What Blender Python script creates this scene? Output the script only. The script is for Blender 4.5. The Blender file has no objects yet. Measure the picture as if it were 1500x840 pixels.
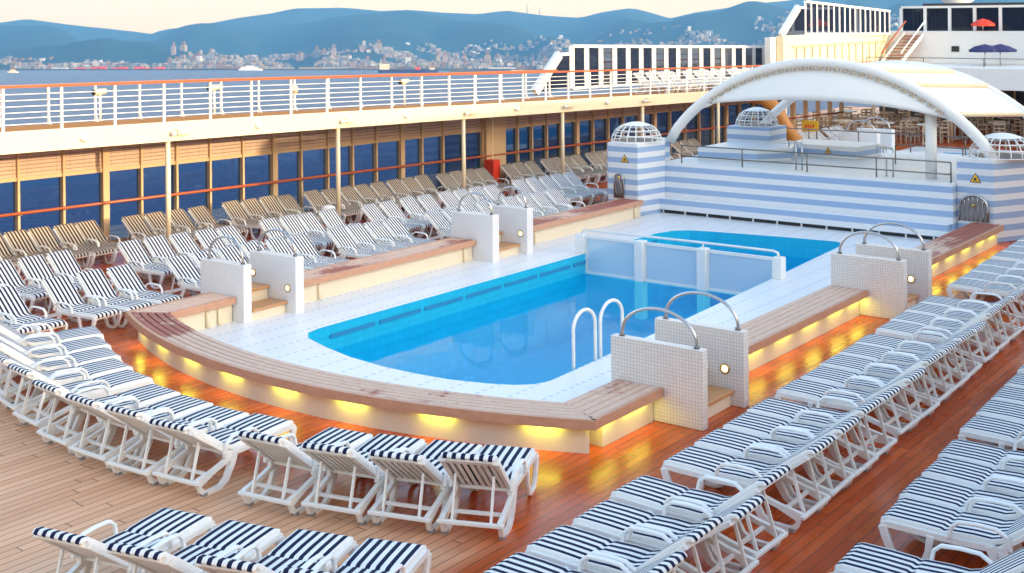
import bpy, bmesh, math, random
from mathutils import Vector, Matrix, Euler
random.seed(7)
S = bpy.context.scene
C = S.collection
PI = math.pi

# ------------------------------------------------------------------ camera
FPX, V0, VPX, ROLL, CAMZ = 1829.6, 22.44, 2140.2, 0.0091, 5.2
HEAD = math.atan((VPX - 750) / FPX)
cam = bpy.data.objects.new('camera', bpy.data.cameras.new('camera'))
C.objects.link(cam)
RC = Matrix.Rotation(HEAD, 3, 'Z') @ Matrix.Rotation(PI / 2, 3, 'X') @ Matrix.Rotation(-ROLL, 3, 'Z')
cam.matrix_world = Matrix.Translation((0, 0, CAMZ)) @ RC.to_4x4()
cam.data.sensor_width = 36
cam.data.lens = FPX / 1500 * 36
cam.data.shift_y = -(420 - V0) / 1500
cam.data.clip_start = 0.1
cam.data.clip_end = 60000
S.camera = cam
# the ship lies trimmed by about two degrees: level frame of the sea and the land
f_ = Vector((0, -(90 - V0) / FPX, -1)).normalized()
fw = (RC @ f_).normalized()
rt = (RC @ Vector((1, 0, 0))).normalized()
up = rt.cross(fw)
LEVEL = Matrix(((rt.x, fw.x, up.x, 0), (rt.y, fw.y, up.y, 0), (rt.z, fw.z, up.z, CAMZ), (0, 0, 0, 1)))
SEA = -18.0

# ------------------------------------------------------------------ mesh helper
class MB:
    def __init__(s): s.bm = bmesh.new(); s.mi = 0
    def face(s, pts, smooth=False):
        f = s.bm.faces.new([s.bm.verts.new(p) for p in pts]); f.material_index = s.mi; f.smooth = smooth; return s
    def box(s, x0, x1, y0, y1, z0, z1):
        v = [s.bm.verts.new(p) for p in ((x0,y0,z0),(x1,y0,z0),(x1,y1,z0),(x0,y1,z0),(x0,y0,z1),(x1,y0,z1),(x1,y1,z1),(x0,y1,z1))]
        for q in ((3,2,1,0),(4,5,6,7),(0,1,5,4),(1,2,6,5),(2,3,7,6),(3,0,4,7)):
            s.bm.faces.new([v[i] for i in q]).material_index = s.mi
        return s
    def bar(s, a, b, w, h, upv=(0,0,1)):
        a, b, u = Vector(a), Vector(b), Vector(upv)
        d = (b - a).normalized(); r = d.cross(u)
        if r.length < 1e-4: r = d.cross(Vector((1,0,0)))
        r.normalize(); n = r.cross(d)
        vs = []
        for p in (a, b):
            for i, j in ((-1,-1),(1,-1),(1,1),(-1,1)): vs.append(s.bm.verts.new(p + r*w/2*i + n*h/2*j))
        for q in ((0,1,2,3),(7,6,5,4),(0,4,5,1),(1,5,6,2),(2,6,7,3),(3,7,4,0)):
            s.bm.faces.new([vs[i] for i in q]).material_index = s.mi
        return s
    def ribbon(s, pts, t, w, x=0.0, smooth=False):
        """rectangle swept along a polyline in the local YZ plane; t thickness in plane (value or list), w width along X"""
        n = len(pts); P = [Vector((x, p[0], p[1])) for p in pts]; rings = []
        for i in range(n):
            d = (P[min(i+1,n-1)] - P[max(i-1,0)]).normalized()
            nn = Vector((0, -d.z, d.y)); tt = t[i] if isinstance(t, (list, tuple)) else t
            ww = w[i] if isinstance(w, (list, tuple)) else w
            k = 1.0
            if 0 < i < n-1:
                d1 = (P[i]-P[i-1]).normalized(); k = 1/max(.5, abs(d1.dot(d)))
            X = Vector((ww/2, 0, 0)); N = nn*tt/2*k
            rings.append([s.bm.verts.new(P[i]+q) for q in (-X-N, X-N, X+N, -X+N)])
        for i in range(n-1):
            for j in range(4):
                f = s.bm.faces.new((rings[i][j], rings[i][(j+1)%4], rings[i+1][(j+1)%4], rings[i+1][j])); f.material_index = s.mi; f.smooth = smooth
        s.bm.faces.new(rings[0][::-1]).material_index = s.mi; s.bm.faces.new(rings[-1]).material_index = s.mi
        return s
    def tube(s, pts, r, n=8, closed=False):
        P = [Vector(p) for p in pts]; m = len(P); rings = []; ref = None
        for i in range(m):
            if closed: d = P[(i+1)%m] - P[i-1]
            else: d = P[min(i+1,m-1)] - P[max(i-1,0)]
            d.normalize()
            if ref is None:
                ref = d.cross(Vector((0,0,1)))
                if ref.length < 1e-3: ref = d.cross(Vector((1,0,0)))
            ref = (ref - d*ref.dot(d)).normalized(); b = d.cross(ref)
            rr = r[i] if isinstance(r, (list, tuple)) else r
            rings.append([s.bm.verts.new(P[i] + ref*math.cos(2*PI*k/n)*rr + b*math.sin(2*PI*k/n)*rr) for k in range(n)])
        for i in range(m if closed else m-1):
            A, B = rings[i], rings[(i+1)%m]
            for k in range(n):
                f = s.bm.faces.new((A[k], A[(k+1)%n], B[(k+1)%n], B[k])); f.smooth = True; f.material_index = s.mi
        if not closed:
            s.bm.faces.new(rings[0][::-1]).material_index = s.mi; s.bm.faces.new(rings[-1]).material_index = s.mi
        return s
    def prism(s, poly, z0, z1, cap0=True, cap1=True):
        n = len(poly)
        a = [s.bm.verts.new((p[0], p[1], z0)) for p in poly]; b = [s.bm.verts.new((p[0], p[1], z1)) for p in poly]
        for i in range(n): s.bm.faces.new((a[i], a[(i+1)%n], b[(i+1)%n], b[i])).material_index = s.mi
        if cap0: s.bm.faces.new(a[::-1]).material_index = s.mi
        if cap1: s.bm.faces.new(b).material_index = s.mi
        return s
    def cyl(s, c, r0, r1, z0, z1, n=20):
        a = [s.bm.verts.new((c[0]+r0*math.cos(2*PI*k/n), c[1]+r0*math.sin(2*PI*k/n), z0)) for k in range(n)]
        b = [s.bm.verts.new((c[0]+r1*math.cos(2*PI*k/n), c[1]+r1*math.sin(2*PI*k/n), z1)) for k in range(n)]
        for k in range(n):
            f = s.bm.faces.new((a[k], a[(k+1)%n], b[(k+1)%n], b[k])); f.smooth = True; f.material_index = s.mi
        s.bm.faces.new(a[::-1]).material_index = s.mi; s.bm.faces.new(b).material_index = s.mi
        return s
    def sphere(s, c, r, sz=1.0, n=12):
        bmesh.ops.create_uvsphere(s.bm, u_segments=n, v_segments=max(6, n//2), radius=r, matrix=Matrix.Translation(c) @ Matrix.Diagonal((1,1,sz,1)))
        return s
    def slab(s, A, B, up_lo, up_hi, thick):
        """vertical board between plan points A, B with lower/upper z at each end, thickness across"""
        a, b = Vector((*A, 0)), Vector((*B, 0)); d = (b-a).normalized(); n = Vector((-d.y, d.x, 0))*thick/2
        vs = [s.bm.verts.new(p) for p in (a-n+Vector((0,0,up_lo[0])), b-n+Vector((0,0,up_lo[1])), b+n+Vector((0,0,up_lo[1])), a+n+Vector((0,0,up_lo[0])),
              a-n+Vector((0,0,up_hi[0])), b-n+Vector((0,0,up_hi[1])), b+n+Vector((0,0,up_hi[1])), a+n+Vector((0,0,up_hi[0])))]
        for q in ((3,2,1,0),(4,5,6,7),(0,1,5,4),(1,2,6,5),(2,3,7,6),(3,0,4,7)):
            s.bm.faces.new([vs[i] for i in q]).material_index = s.mi
        return s
    def bevel(s, w, seg=2):
        bmesh.ops.remove_doubles(s.bm, verts=s.bm.verts, dist=1e-5)
        bmesh.ops.bevel(s.bm, geom=[e for e in s.bm.edges if e.is_manifold and e.calc_face_angle(0) > .6], offset=w, segments=seg, affect='EDGES', profile=.5, clamp_overlap=True)
        return s
    def mesh(s, name, mats):
        bmesh.ops.recalc_face_normals(s.bm, faces=s.bm.faces)
        me = bpy.data.meshes.new(name); s.bm.to_mesh(me); s.bm.free()
        for m in (mats if isinstance(mats, (list, tuple)) else [mats]): me.materials.append(m)
        return me
    def build(s, name, mats, parent=None):
        o = bpy.data.objects.new(name, s.mesh(name, mats)); C.objects.link(o)
        if parent is not None: o.parent = parent
        return o

def tag(o, label, cat, group=None):
    o['label'] = label; o['category'] = cat
    if group: o['group'] = group
    return o
def thing(name, label, cat, loc=(0,0,0), rz=0.0, group=None):
    o = bpy.data.objects.new(name, None); C.objects.link(o); o.empty_display_size = .2
    o.location = loc; o.rotation_euler = (0, 0, rz)
    return tag(o, label, cat, group)
def struct(o, kind='structure'): o['kind'] = kind; return o
def copy_tree(o, parent=None):
    c = o.copy(); C.objects.link(c)
    if parent is not None: c.parent = parent
    for ch in list(o.children): copy_tree(ch, c)
    return c
ORD = 'first second third fourth fifth sixth seventh eighth ninth tenth eleventh twelfth thirteenth fourteenth fifteenth sixteenth seventeenth eighteenth nineteenth twentieth twenty-first twenty-second twenty-third twenty-fourth twenty-fifth twenty-sixth twenty-seventh twenty-eighth twenty-ninth thirtieth thirty-first thirty-second thirty-third thirty-fourth thirty-fifth thirty-sixth thirty-seventh thirty-eighth thirty-ninth fortieth forty-first forty-second forty-third forty-fourth forty-fifth'.split()

# ------------------------------------------------------------------ materials
class NT:
    def __init__(s, name):
        s.m = bpy.data.materials.new(name); s.m.use_nodes = True; s.t = s.m.node_tree; s.n = s.t.nodes; s.l = s.t.links
        s.b = s.n['Principled BSDF']; s.out = s.n['Material Output']
    def new(s, typ, **k):
        n = s.n.new(typ)
        for a, v in k.items(): setattr(n, a, v)
        return n
    def put(s, sock, v):
        if hasattr(v, 'is_linked'): s.l.new(v, sock)
        else: sock.default_value = v
    def math(s, op, a, b=0.0, c=0.0, clamp=False):
        n = s.new('ShaderNodeMath', operation=op, use_clamp=clamp)
        for i, v in enumerate((a, b, c)): s.put(n.inputs[i], v)
        return n.outputs[0]
    def mix(s, f, a, b):
        n = s.new('ShaderNodeMix', data_type='RGBA'); s.put(n.inputs[0], f)
        for i, v in ((6, a), (7, b)): s.put(n.inputs[i], (*v, 1) if isinstance(v, tuple) and len(v) == 3 else v)
        return n.outputs[2]
    def obj(s):
        n = s.new('ShaderNodeTexCoord'); return n.outputs['Object']
    def xyz(s, v):
        n = s.new('ShaderNodeSeparateXYZ'); s.l.new(v, n.inputs[0]); return n.outputs
    def noise(s, vec, scale, detail=3.0, rough=.55, stretch=None):
        if stretch:
            mp = s.new('ShaderNodeMapping'); s.l.new(vec, mp.inputs[0]); mp.inputs['Scale'].default_value = stretch; vec = mp.outputs[0]
        n = s.new('ShaderNodeTexNoise'); s.l.new(vec, n.inputs['Vector']); n.inputs['Scale'].default_value = scale
        n.inputs['Detail'].default_value = detail; n.inputs['Roughness'].default_value = rough; return n.outputs[0]
    def ramp(s, v, lo, hi):
        n = s.new('ShaderNodeMapRange', clamp=True); s.put(n.inputs[0], v); n.inputs[1].default_value = lo; n.inputs[2].default_value = hi; return n.outputs[0]
    def comb(s, x, y, z=0.0):
        n = s.new('ShaderNodeCombineXYZ')
        for i, v in enumerate((x, y, z)): s.put(n.inputs[i], v)
        return n.outputs[0]
    def white(s, v):
        n = s.new('ShaderNodeTexWhiteNoise', noise_dimensions='3D'); s.l.new(v, n.inputs['Vector']); return n.outputs['Value']
    def bump(s, h, strength=.3, dist=.01):
        n = s.new('ShaderNodeBump'); n.inputs['Strength'].default_value = strength; n.inputs['Distance'].default_value = dist
        s.put(n.inputs['Height'], h); s.l.new(n.outputs[0], s.b.inputs['Normal'])
    def col(s, c): s.put(s.b.inputs['Base Color'], (*c, 1) if isinstance(c, tuple) and len(c) == 3 else c)
    def rough(s, r): s.put(s.b.inputs['Roughness'], r)

def plain(name, col, rough=.5, metal=0.0, var=.06, scale=6.0, spec=.5):
    t = NT(name); o = t.obj(); n = t.noise(o, scale, 4)
    t.col(t.mix(n, tuple(c*(1-var) for c in col), tuple(min(1, c*(1+var)) for c in col)))
    t.rough(t.math('ADD', rough - .06, t.math('MULTIPLY', n, .12))); t.b.inputs['Metallic'].default_value = metal
    t.b.inputs['Specular IOR Level'].default_value = spec
    return t.m
def emis(name, col, strength):
    t = NT(name); t.col(col); t.b.inputs['Emission Color'].default_value = (*col, 1); t.b.inputs['Emission Strength'].default_value = strength; return t.m

M = {}
M['plastic'] = plain('white_resin', (.80, .80, .79), .38, var=.03)
M['white'] = plain('white_paint', (.80, .80, .78), .42, var=.035, scale=2.5)
M['cream'] = plain('cream_paint', (.78, .68, .48), .45, var=.04, scale=2)
M['mullion'] = plain('cream_frame', (.62, .45, .27), .45, var=.05)
M['plaster'] = plain('cream_plaster', (.72, .64, .50), .6, var=.07, scale=3)
M['steel'] = plain('brushed_steel', (.55, .55, .56), .25, 1.0, .04)
M['darksteel'] = plain('dark_steel', (.20, .19, .18), .35, .8, .1)
M['railwood'] = plain('varnished_rail', (.42, .10, .035), .3, var=.15, scale=12)
M['foot'] = plain('grey_foot', (.28, .27, .27), .6)
M['black'] = plain('black_slot', (.02, .02, .022), .6)
M['red'] = plain('red_paint', (.75, .05, .02), .45)
M['yellow'] = plain('yellow_paint', (.85, .48, .02), .45)
M['orange'] = plain('orange_paint', (.46, .17, .02), .4, var=.2)
M['navy'] = plain('navy_canvas', (.02, .026, .12), .8)
M['gutter'] = plain('gutter_grille', (.02, .24, .48), .5)
M['greyback'] = plain('grey_recess', (.24, .23, .24), .5, var=.25, scale=10)
M['beige'] = plain('beige_wicker', (.55, .45, .33), .6, var=.15, scale=20)
M['tablewhite'] = plain('white_table', (.75, .73, .70), .4)
M['tread'] = plain('warm_teak', (.50, .26, .12), .45, var=.2, scale=9)
M['darkroom'] = plain('dark_panel', (.05, .05, .055), .4, var=.2)
M['brass'] = plain('brass_ring', (.55, .36, .12), .3, .9)
M['lampglow'] = emis('lamp_glow', (1.0, .74, .34), 1.1)
M['stripglow'] = emis('strip_glow', (1.0, .95, .2), 1.5)

# lounger cloth: six navy stripes running along the pad
def cloth(name, navy, white):
    t = NT(name); o = t.obj(); x, y, z = t.xyz(o)
    fr = t.math('FRACT', t.math('MULTIPLY', t.math('ADD', x, 2.8), 1/.0933))
    band = t.math('MULTIPLY', t.math('GREATER_THAN', fr, .26), t.math('LESS_THAN', fr, .74))
    n = t.noise(o, 14, 3)
    c = t.mix(band, white, navy)
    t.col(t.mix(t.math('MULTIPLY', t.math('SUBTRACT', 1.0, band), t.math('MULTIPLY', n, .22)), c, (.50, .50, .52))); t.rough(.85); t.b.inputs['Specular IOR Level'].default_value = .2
    t.bump(t.noise(o, 7, 4), .5, .03)
    return t.m
M['cloth'] = cloth('striped_cloth', (.010, .014, .05), (.82, .82, .81))
M['cloth_tan'] = cloth('tan_striped_cloth', (.016, .016, .022), (.58, .50, .41))  # same navy striped cloth, warm sunset light and overhang shade put into its colours

# deck: laid planks, varnished and wet in one region, bare and dry in the other
def deck():
    t = NT('teak_planks'); o = t.obj(); x, y, z = t.xyz(o)
    W = .125
    col_i = t.math('FLOOR', t.math('DIVIDE', x, W))
    off = t.math('MULTIPLY', t.white(t.comb(col_i, 0.0, 3.0)), 2.4)
    yy = t.math('DIVIDE', t.math('ADD', y, off), 2.4)
    row_i = t.math('FLOOR', yy)
    rnd = t.white(t.comb(col_i, row_i, 1.0))
    fx = t.math('FRACT', t.math('DIVIDE', x, W)); fy = t.math('FRACT', yy)
    seam = t.math('MAXIMUM', t.math('LESS_THAN', fx, .085), t.math('LESS_THAN', fy, .006))
    grain = t.noise(o, 3.0, 6, .65, (14, .8, 1)); blot = t.noise(o, .7, 4, .6); streak = t.noise(o, 1.0, 4, .6, (3.0, .35, 1))
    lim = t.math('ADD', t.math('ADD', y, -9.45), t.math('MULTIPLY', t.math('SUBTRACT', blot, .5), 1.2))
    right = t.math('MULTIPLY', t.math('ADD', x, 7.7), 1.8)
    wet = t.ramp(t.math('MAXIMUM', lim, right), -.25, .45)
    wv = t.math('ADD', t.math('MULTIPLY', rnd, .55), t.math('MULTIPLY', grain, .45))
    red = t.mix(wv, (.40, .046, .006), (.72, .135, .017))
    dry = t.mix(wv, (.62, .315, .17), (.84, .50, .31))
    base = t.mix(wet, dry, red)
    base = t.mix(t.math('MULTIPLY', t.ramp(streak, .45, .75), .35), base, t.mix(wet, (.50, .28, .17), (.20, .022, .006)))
    base = t.mix(t.math('MULTIPLY', seam, .8), base, (.05, .025, .018))
    t.col(base)
    rr = t.math('ADD', .20, t.math('MULTIPLY', t.ramp(streak, .35, .75), .2))
    t.rough(t.math('ADD', t.math('MULTIPLY', wet, rr), t.math('MULTIPLY', t.math('SUBTRACT', 1.0, wet), .62)))
    t.b.inputs['Specular IOR Level'].default_value = .38
    t.bump(t.math('SUBTRACT', t.math('MULTIPLY', grain, .25), seam), .25, .004)
    return t.m
M['deck'] = deck()

# bench boards: silvered teak with dark wet patches
def bench_wood(name, lo, left=False):
    t = NT(name); o = t.obj(); x, y, z = t.xyz(o)
    g = t.noise(o, 2.2, 6, .65, (3, 3, 1)); p = t.noise(o, .42, 5, .62, (1.0, .55, 1)); fine = t.noise(o, 26, 3, .6)
    pale = t.mix(g, (.56, .36, .27), (.80, .62, .51))
    wet = t.mix(g, (.24, .042, .028), (.40, .095, .065))
    q = t.math('ADD', p, t.math('MULTIPLY', t.math('SUBTRACT', g, .5), .22))
    if left: q = t.math('ADD', q, t.math('MULTIPLY', t.ramp(x, -14.7, -16.0), .20))
    patch = t.ramp(q, lo, lo + .05)
    t.col(t.mix(t.math('MULTIPLY', fine, .25), t.mix(t.math('MULTIPLY', patch, .9), pale, wet), (.3, .17, .11)))
    t.rough(t.math('SUBTRACT', .62, t.math('MULTIPLY', patch, .12))); t.b.inputs['Specular IOR Level'].default_value = .22; t.bump(fine, .25, .004)
    return t.m
M['bench'] = bench_wood('weathered_teak', .58)
M['bench_curve'] = bench_wood('weathered_teak_patched', .585, True)
M['bench_wet'] = bench_wood('wet_teak', .43)

def edge_wood():
    t = NT('teak_edge'); o = t.obj(); g = t.noise(o, 3, 5, .6, (2, 2, 8))
    t.col(t.mix(g, (.42, .21, .13), (.62, .36, .24))); t.rough(.45); return t.m
M['edge'] = edge_wood()

def grid_tile(name, size, col, grout, gw=.09, rough=.25, var=.08):
    """small square mosaic: grout lines on whichever two axes lie in the face"""
    t = NT(name); o = t.obj(); ax = t.xyz(o)
    g = t.new('ShaderNodeNewGeometry'); nx = t.xyz(g.outputs['Normal'])
    line = None
    cells = []
    for a, nn in zip(ax, nx):
        q = t.math('DIVIDE', t.math('ADD', a, .013), size); fr = t.math('FRACT', q)
        inpl = t.math('LESS_THAN', t.math('ABSOLUTE', nn), .6)
        l = t.math('MULTIPLY', t.math('LESS_THAN', fr, gw), inpl)
        line = l if line is None else t.math('MAXIMUM', line, l)
        cells.append(t.math('MULTIPLY', t.math('FLOOR', q), inpl))
    r = t.white(t.comb(*cells)); n = t.noise(o, 1.3, 4)
    c = t.mix(r, tuple(v*(1-var) for v in col), col)
    c = t.mix(t.math('MULTIPLY', n, .15), c, tuple(v*.75 for v in col))
    t.col(t.mix(t.math('MULTIPLY', line, .8), c, grout)); t.rough(rough); t.bump(line, -.2, .003)
    return t.m
M['mosaic'] = grid_tile('white_mosaic', .045, (.80, .76, .73), (.50, .44, .42), .15)
M['mosaicfine'] = grid_tile('fine_white_mosaic', .022, (.80, .79, .79), (.66, .64, .64), .12)
M['basin'] = grid_tile('blue_pool_tile', .15, (.015, .51, .76), (.010, .36, .58), .06, .3)

# pale tile of the pool surround with rows of small slots along the gutter
def surround():
    t = NT('pale_pool_surround'); o = t.obj(); x, y, z = t.xyz(o)
    lx = t.math('LESS_THAN', t.math('FRACT', t.math('DIVIDE', x, .30)), .03)
    ly = t.math('LESS_THAN', t.math('FRACT', t.math('DIVIDE', y, .60)), .015)
    n = t.noise(o, .9, 5); f = t.noise(o, 22, 2)
    c = t.mix(n, (.72, .74, .77), (.82, .83, .83))
    c = t.mix(t.math('MULTIPLY', t.math('MAXIMUM', lx, ly), .28), c, (.5, .55, .62))
    dash = t.math('MULTIPLY', t.math('LESS_THAN', t.math('FRACT', t.math('DIVIDE', x, .45)), .10), t.math('LESS_THAN', t.math('FRACT', t.math('DIVIDE', y, .16)), .5))
    c = t.mix(t.math('MULTIPLY', dash, .7), c, (.36, .48, .66))
    t.col(c); t.rough(t.math('ADD', .2, t.math('MULTIPLY', n, .25))); t.bump(f, .06, .003); return t.m
M['surround'] = surround()

# blue and white banded mosaic: bands by height
def bands():
    t = NT('banded_mosaic'); o = t.obj(); x, y, z = t.xyz(o)
    fr = t.math('FRACT', t.math('DIVIDE', t.math('ADD', z, 10 - 1.71 + .071 - .277*0 + .06), .277))
    b = t.math('LESS_THAN', t.math('FRACT', t.math('DIVIDE', t.math('SUBTRACT', z, 1.638 - .277*8), .277)), .50)
    n = t.noise(o, 2.0, 4); r = t.white(t.comb(t.math('FLOOR', t.math('MULTIPLY', x, 30)), t.math('FLOOR', t.math('MULTIPLY', y, 30)), t.math('FLOOR', t.math('MULTIPLY', z, 30))))
    c = t.mix(b, (.76, .79, .81), (.29, .43, .66))
    t.col(t.mix(t.math('MULTIPLY', t.math('ADD', n, r), .12), c, (.40, .46, .60))); t.rough(.3); return t.m
M['bands'] = bands()

# louvred panel: horizontal slats with small vertical clips
def louvre():
    t = NT('louvre_panel'); o = t.obj(); x, y, z = t.xyz(o)
    fz = t.math('FRACT', t.math('DIVIDE', z, .085)); fy = t.math('FRACT', t.math('DIVIDE', y, .33))
    gap = t.math('LESS_THAN', fz, .24); clip = t.math('LESS_THAN', fy, .05)
    n = t.noise(o, 2, 3)
    c = t.mix(n, (.60, .43, .34), (.70, .52, .42))
    c = t.mix(t.math('MULTIPLY', gap, .8), c, (.26, .17, .12)); c = t.mix(t.math('MULTIPLY', clip, .45), c, (.34, .22, .15))
    t.col(c); t.rough(.5); t.bump(fz, .4, .02); return t.m
M['louvre'] = louvre()

def clear_glass(name, tint, gl=.08, opaque=0.0, body=(.6, .75, .85)):
    t = NT(name); t.n.remove(t.b)
    tr = t.new('ShaderNodeBsdfTransparent'); tr.inputs[0].default_value = (*tint, 1)
    go = t.new('ShaderNodeBsdfGlossy'); go.inputs['Roughness'].default_value = .03
    fr = t.new('ShaderNodeFresnel'); fr.inputs[0].default_value = 1.45
    m = t.new('ShaderNodeMixShader'); t.l.new(t.math('ADD', t.math('MULTIPLY', fr.outputs[0], .8), gl*.2), m.inputs[0]); t.l.new(tr.outputs[0], m.inputs[1]); t.l.new(go.outputs[0], m.inputs[2])
    last = m.outputs[0]
    if opaque:
        df = t.new('ShaderNodeBsdfDiffuse'); df.inputs[0].default_value = (*body, 1)
        m2 = t.new('ShaderNodeMixShader'); m2.inputs[0].default_value = opaque; t.l.new(last, m2.inputs[1]); t.l.new(df.outputs[0], m2.inputs[2]); last = m2.outputs[0]
    t.l.new(last, t.out.inputs[0]); return t.m
M['glass'] = clear_glass('window_glass', (.44, .58, .76))
M['tinted'] = clear_glass('tinted_glass', (.10, .14, .22), .1, .6, (.02, .028, .055))
M['frosted'] = clear_glass('frosted_glass', (.75, .90, .97), .08, .6, (.70, .84, .93))

def pool_water():
    t = NT('pool_water'); t.n.remove(t.b); o = t.obj()
    tr = t.new('ShaderNodeBsdfTransparent'); tr.inputs[0].default_value = (.34, .89, .99, 1)
    go = t.new('ShaderNodeBsdfGlossy'); go.inputs['Roughness'].default_value = .04
    bp = t.new('ShaderNodeBump'); bp.inputs['Strength'].default_value = .1; bp.inputs['Distance'].default_value = .03
    t.l.new(t.noise(o, 2.2, 3), bp.inputs['Height']); t.l.new(bp.outputs[0], go.inputs['Normal'])
    fr = t.new('ShaderNodeFresnel'); fr.inputs[0].default_value = 1.33; t.l.new(bp.outputs[0], fr.inputs['Normal'])
    ge = t.new('ShaderNodeNewGeometry')
    m = t.new('ShaderNodeMixShader'); t.l.new(t.math('MULTIPLY', t.math('MULTIPLY', fr.outputs[0], .4), t.math('SUBTRACT', 1.0, ge.outputs['Backfacing'])), m.inputs[0]); t.l.new(tr.outputs[0], m.inputs[1]); t.l.new(go.outputs[0], m.inputs[2])
    t.l.new(m.outputs[0], t.out.inputs[0]); return t.m
M['water'] = pool_water()

def sea_mat():
    t = NT('sea_water'); o = t.obj()
    n1 = t.noise(o, .02, 5, .6, (1, 3, 1)); n2 = t.noise(o, .35, 4, .65, (1, 2, 1))
    t.col(t.mix(n1, (.012, .050, .135), (.020, .075, .18))); t.rough(.38); t.b.inputs['IOR'].default_value = 1.33; t.b.inputs['Specular IOR Level'].default_value = .3
    t.bump(t.math('ADD', t.math('MULTIPLY', n1, .6), n2), .55, 1.2); return t.m
M['sea'] = sea_mat()

def hill_mat():
    t = NT('wooded_hill'); o = t.obj()
    n = t.noise(o, .004, 6, .65); n2 = t.noise(o, .02, 5, .6)
    c = t.mix(t.ramp(n, .35, .7), (.020, .070, .105), (.045, .095, .115))
    c = t.mix(t.math('MULTIPLY', n2, .5), c, (.025, .065, .09)); t.col(c); t.rough(.95); t.b.inputs['Specular IOR Level'].default_value = .1; return t.m
M['hill'] = hill_mat()
def facade(name, col):
    t = NT(name); o = t.obj(); x, y, z = t.xyz(o)
    w = t.math('MULTIPLY', t.math('GREATER_THAN', t.math('FRACT', t.math('DIVIDE', z, 3.2)), .5), t.math('GREATER_THAN', t.math('FRACT', t.math('DIVIDE', t.math('ADD', x, y), 4.0)), .5))
    t.col(t.mix(t.math('MULTIPLY', w, .5), col, (.12, .13, .16))); t.rough(.8); return t.m
TOWN = [facade('pale_facade', (.36, .34, .34)), facade('pink_facade', (.34, .25, .24)), facade('ochre_facade', (.34, .28, .21)), facade('grey_facade', (.18, .20, .24)), facade('white_facade', (.58, .57, .57)), facade('terracotta', (.24, .14, .12))]

# ------------------------------------------------------------------ island geometry constants
ARC = Vector((-12.55, 21.6)); RO_, RI_ = 10.42, 9.80
XR0, XR1 = -8.80, -8.10          # right bench
XL0, XL1 = -17.22, -16.62        # left bench
def arc_pt(r, x): return (x, ARC.y - math.sqrt(max(0, r*r - (x-ARC.x)**2)))
def arc_line(r, x0, x1, n): return [arc_pt(r, x0 + (x1-x0)*i/n) for i in range(n+1)]
POOL = [(-15.15, 14.55), (-15.08, 14.25), (-14.85, 14.03), (-14.2, 13.80), (-13.5, 13.62), (-12.72, 13.53), (-12.1, 13.54), (-11.5, 13.60), (-10.95, 13.76), (-10.6, 13.92), (-10.38, 14.12), (-10.30, 14.4),
        (-10.42, 17.0), (-10.70, 22.0), (-10.98, 26.4), (-11.05, 26.72), (-11.3, 26.84), (-12.5, 26.7), (-14.2, 26.42), (-14.7, 26.28), (-15.0, 26.0), (-15.14, 25.5)]
POOL = POOL[::-1] if sum((b[0]-a[0])*(b[1]+a[1]) for a, b in zip(POOL, POOL[1:]+POOL[:1])) > 0 else POOL

def sheet(name, outer, holes, z, mat):
    bm = bmesh.new(); es = []
    for lp in [outer] + holes:
        vs = [bm.verts.new((p[0], p[1], z)) for p in lp]
        es += [bm.edges.new((vs[i], vs[(i+1) % len(vs)])) for i in range(len(vs))]
    bmesh.ops.triangle_fill(bm, edges=es, use_beauty=True)
    for f in bm.faces:
        if f.normal.z < 0: f.normal_flip()
    me = bpy.data.meshes.new(name); bm.to_mesh(me); bm.free(); me.materials.append(mat)
    o = bpy.data.objects.new(name, me); C.objects.link(o); return struct(o)

POOL2 = [(-15.1, 39), (-14.2, 37.8), (-12.6, 37.4), (-11.0, 37.8), (-10.2, 39), (-10.2, 46), (-15.1, 46)]
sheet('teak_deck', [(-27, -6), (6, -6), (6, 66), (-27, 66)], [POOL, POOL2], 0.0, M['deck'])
inner = arc_line(RI_ + .12, -16.75, -8.72, 24)
sheet('pool_surround', inner + [(-8.72, 28.4), (-16.75, 28.4)], [POOL], .02, M['surround'])
sheet('pool_surround', [(-16.7, 36.0), (-8.7, 36.0), (-8.7, 48), (-16.7, 48)], [POOL2], .02, M['surround'])
for P_, zb in ((POOL, -1.75), (POOL2, -1.75)):
    mb = MB(); n = len(P_)
    for i in range(n):
        a, b = P_[i], P_[(i+1) % n]; mb.face([(*a, zb), (*b, zb), (*b, .024), (*a, .024)])
    mb.bm.faces.new([mb.bm.verts.new((*p, zb)) for p in P_])
    o = mb.build('pool_basin', M['basin']); struct(o)
    for p in o.data.polygons: pass
    me = bpy.data.meshes.new('pool_water'); bm = bmesh.new(); bm.faces.new([bm.verts.new((*p, -.40)) for p in P_]); bm.normal_update()
    for f in bm.faces:
        if f.normal.z < 0: f.normal_flip()
    bm.to_mesh(me); bm.free(); me.materials.append(M['water'])
    w = bpy.data.objects.new('pool_water', me); C.objects.link(w); struct(w)
    w.scale = (.9995, .9995, 1)

# gutter slots along the pool sides
g_ = thing('overflow_gutter', 'dark slotted overflow gutter along the left side of the near pool', 'gutter', (-15.135, 14.8, -.16))
for k in range(9):
    MB().box(0, .010, k*1.2, k*1.2+1.08, -.034, .034).build('grille', M['gutter'], g_)

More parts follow.
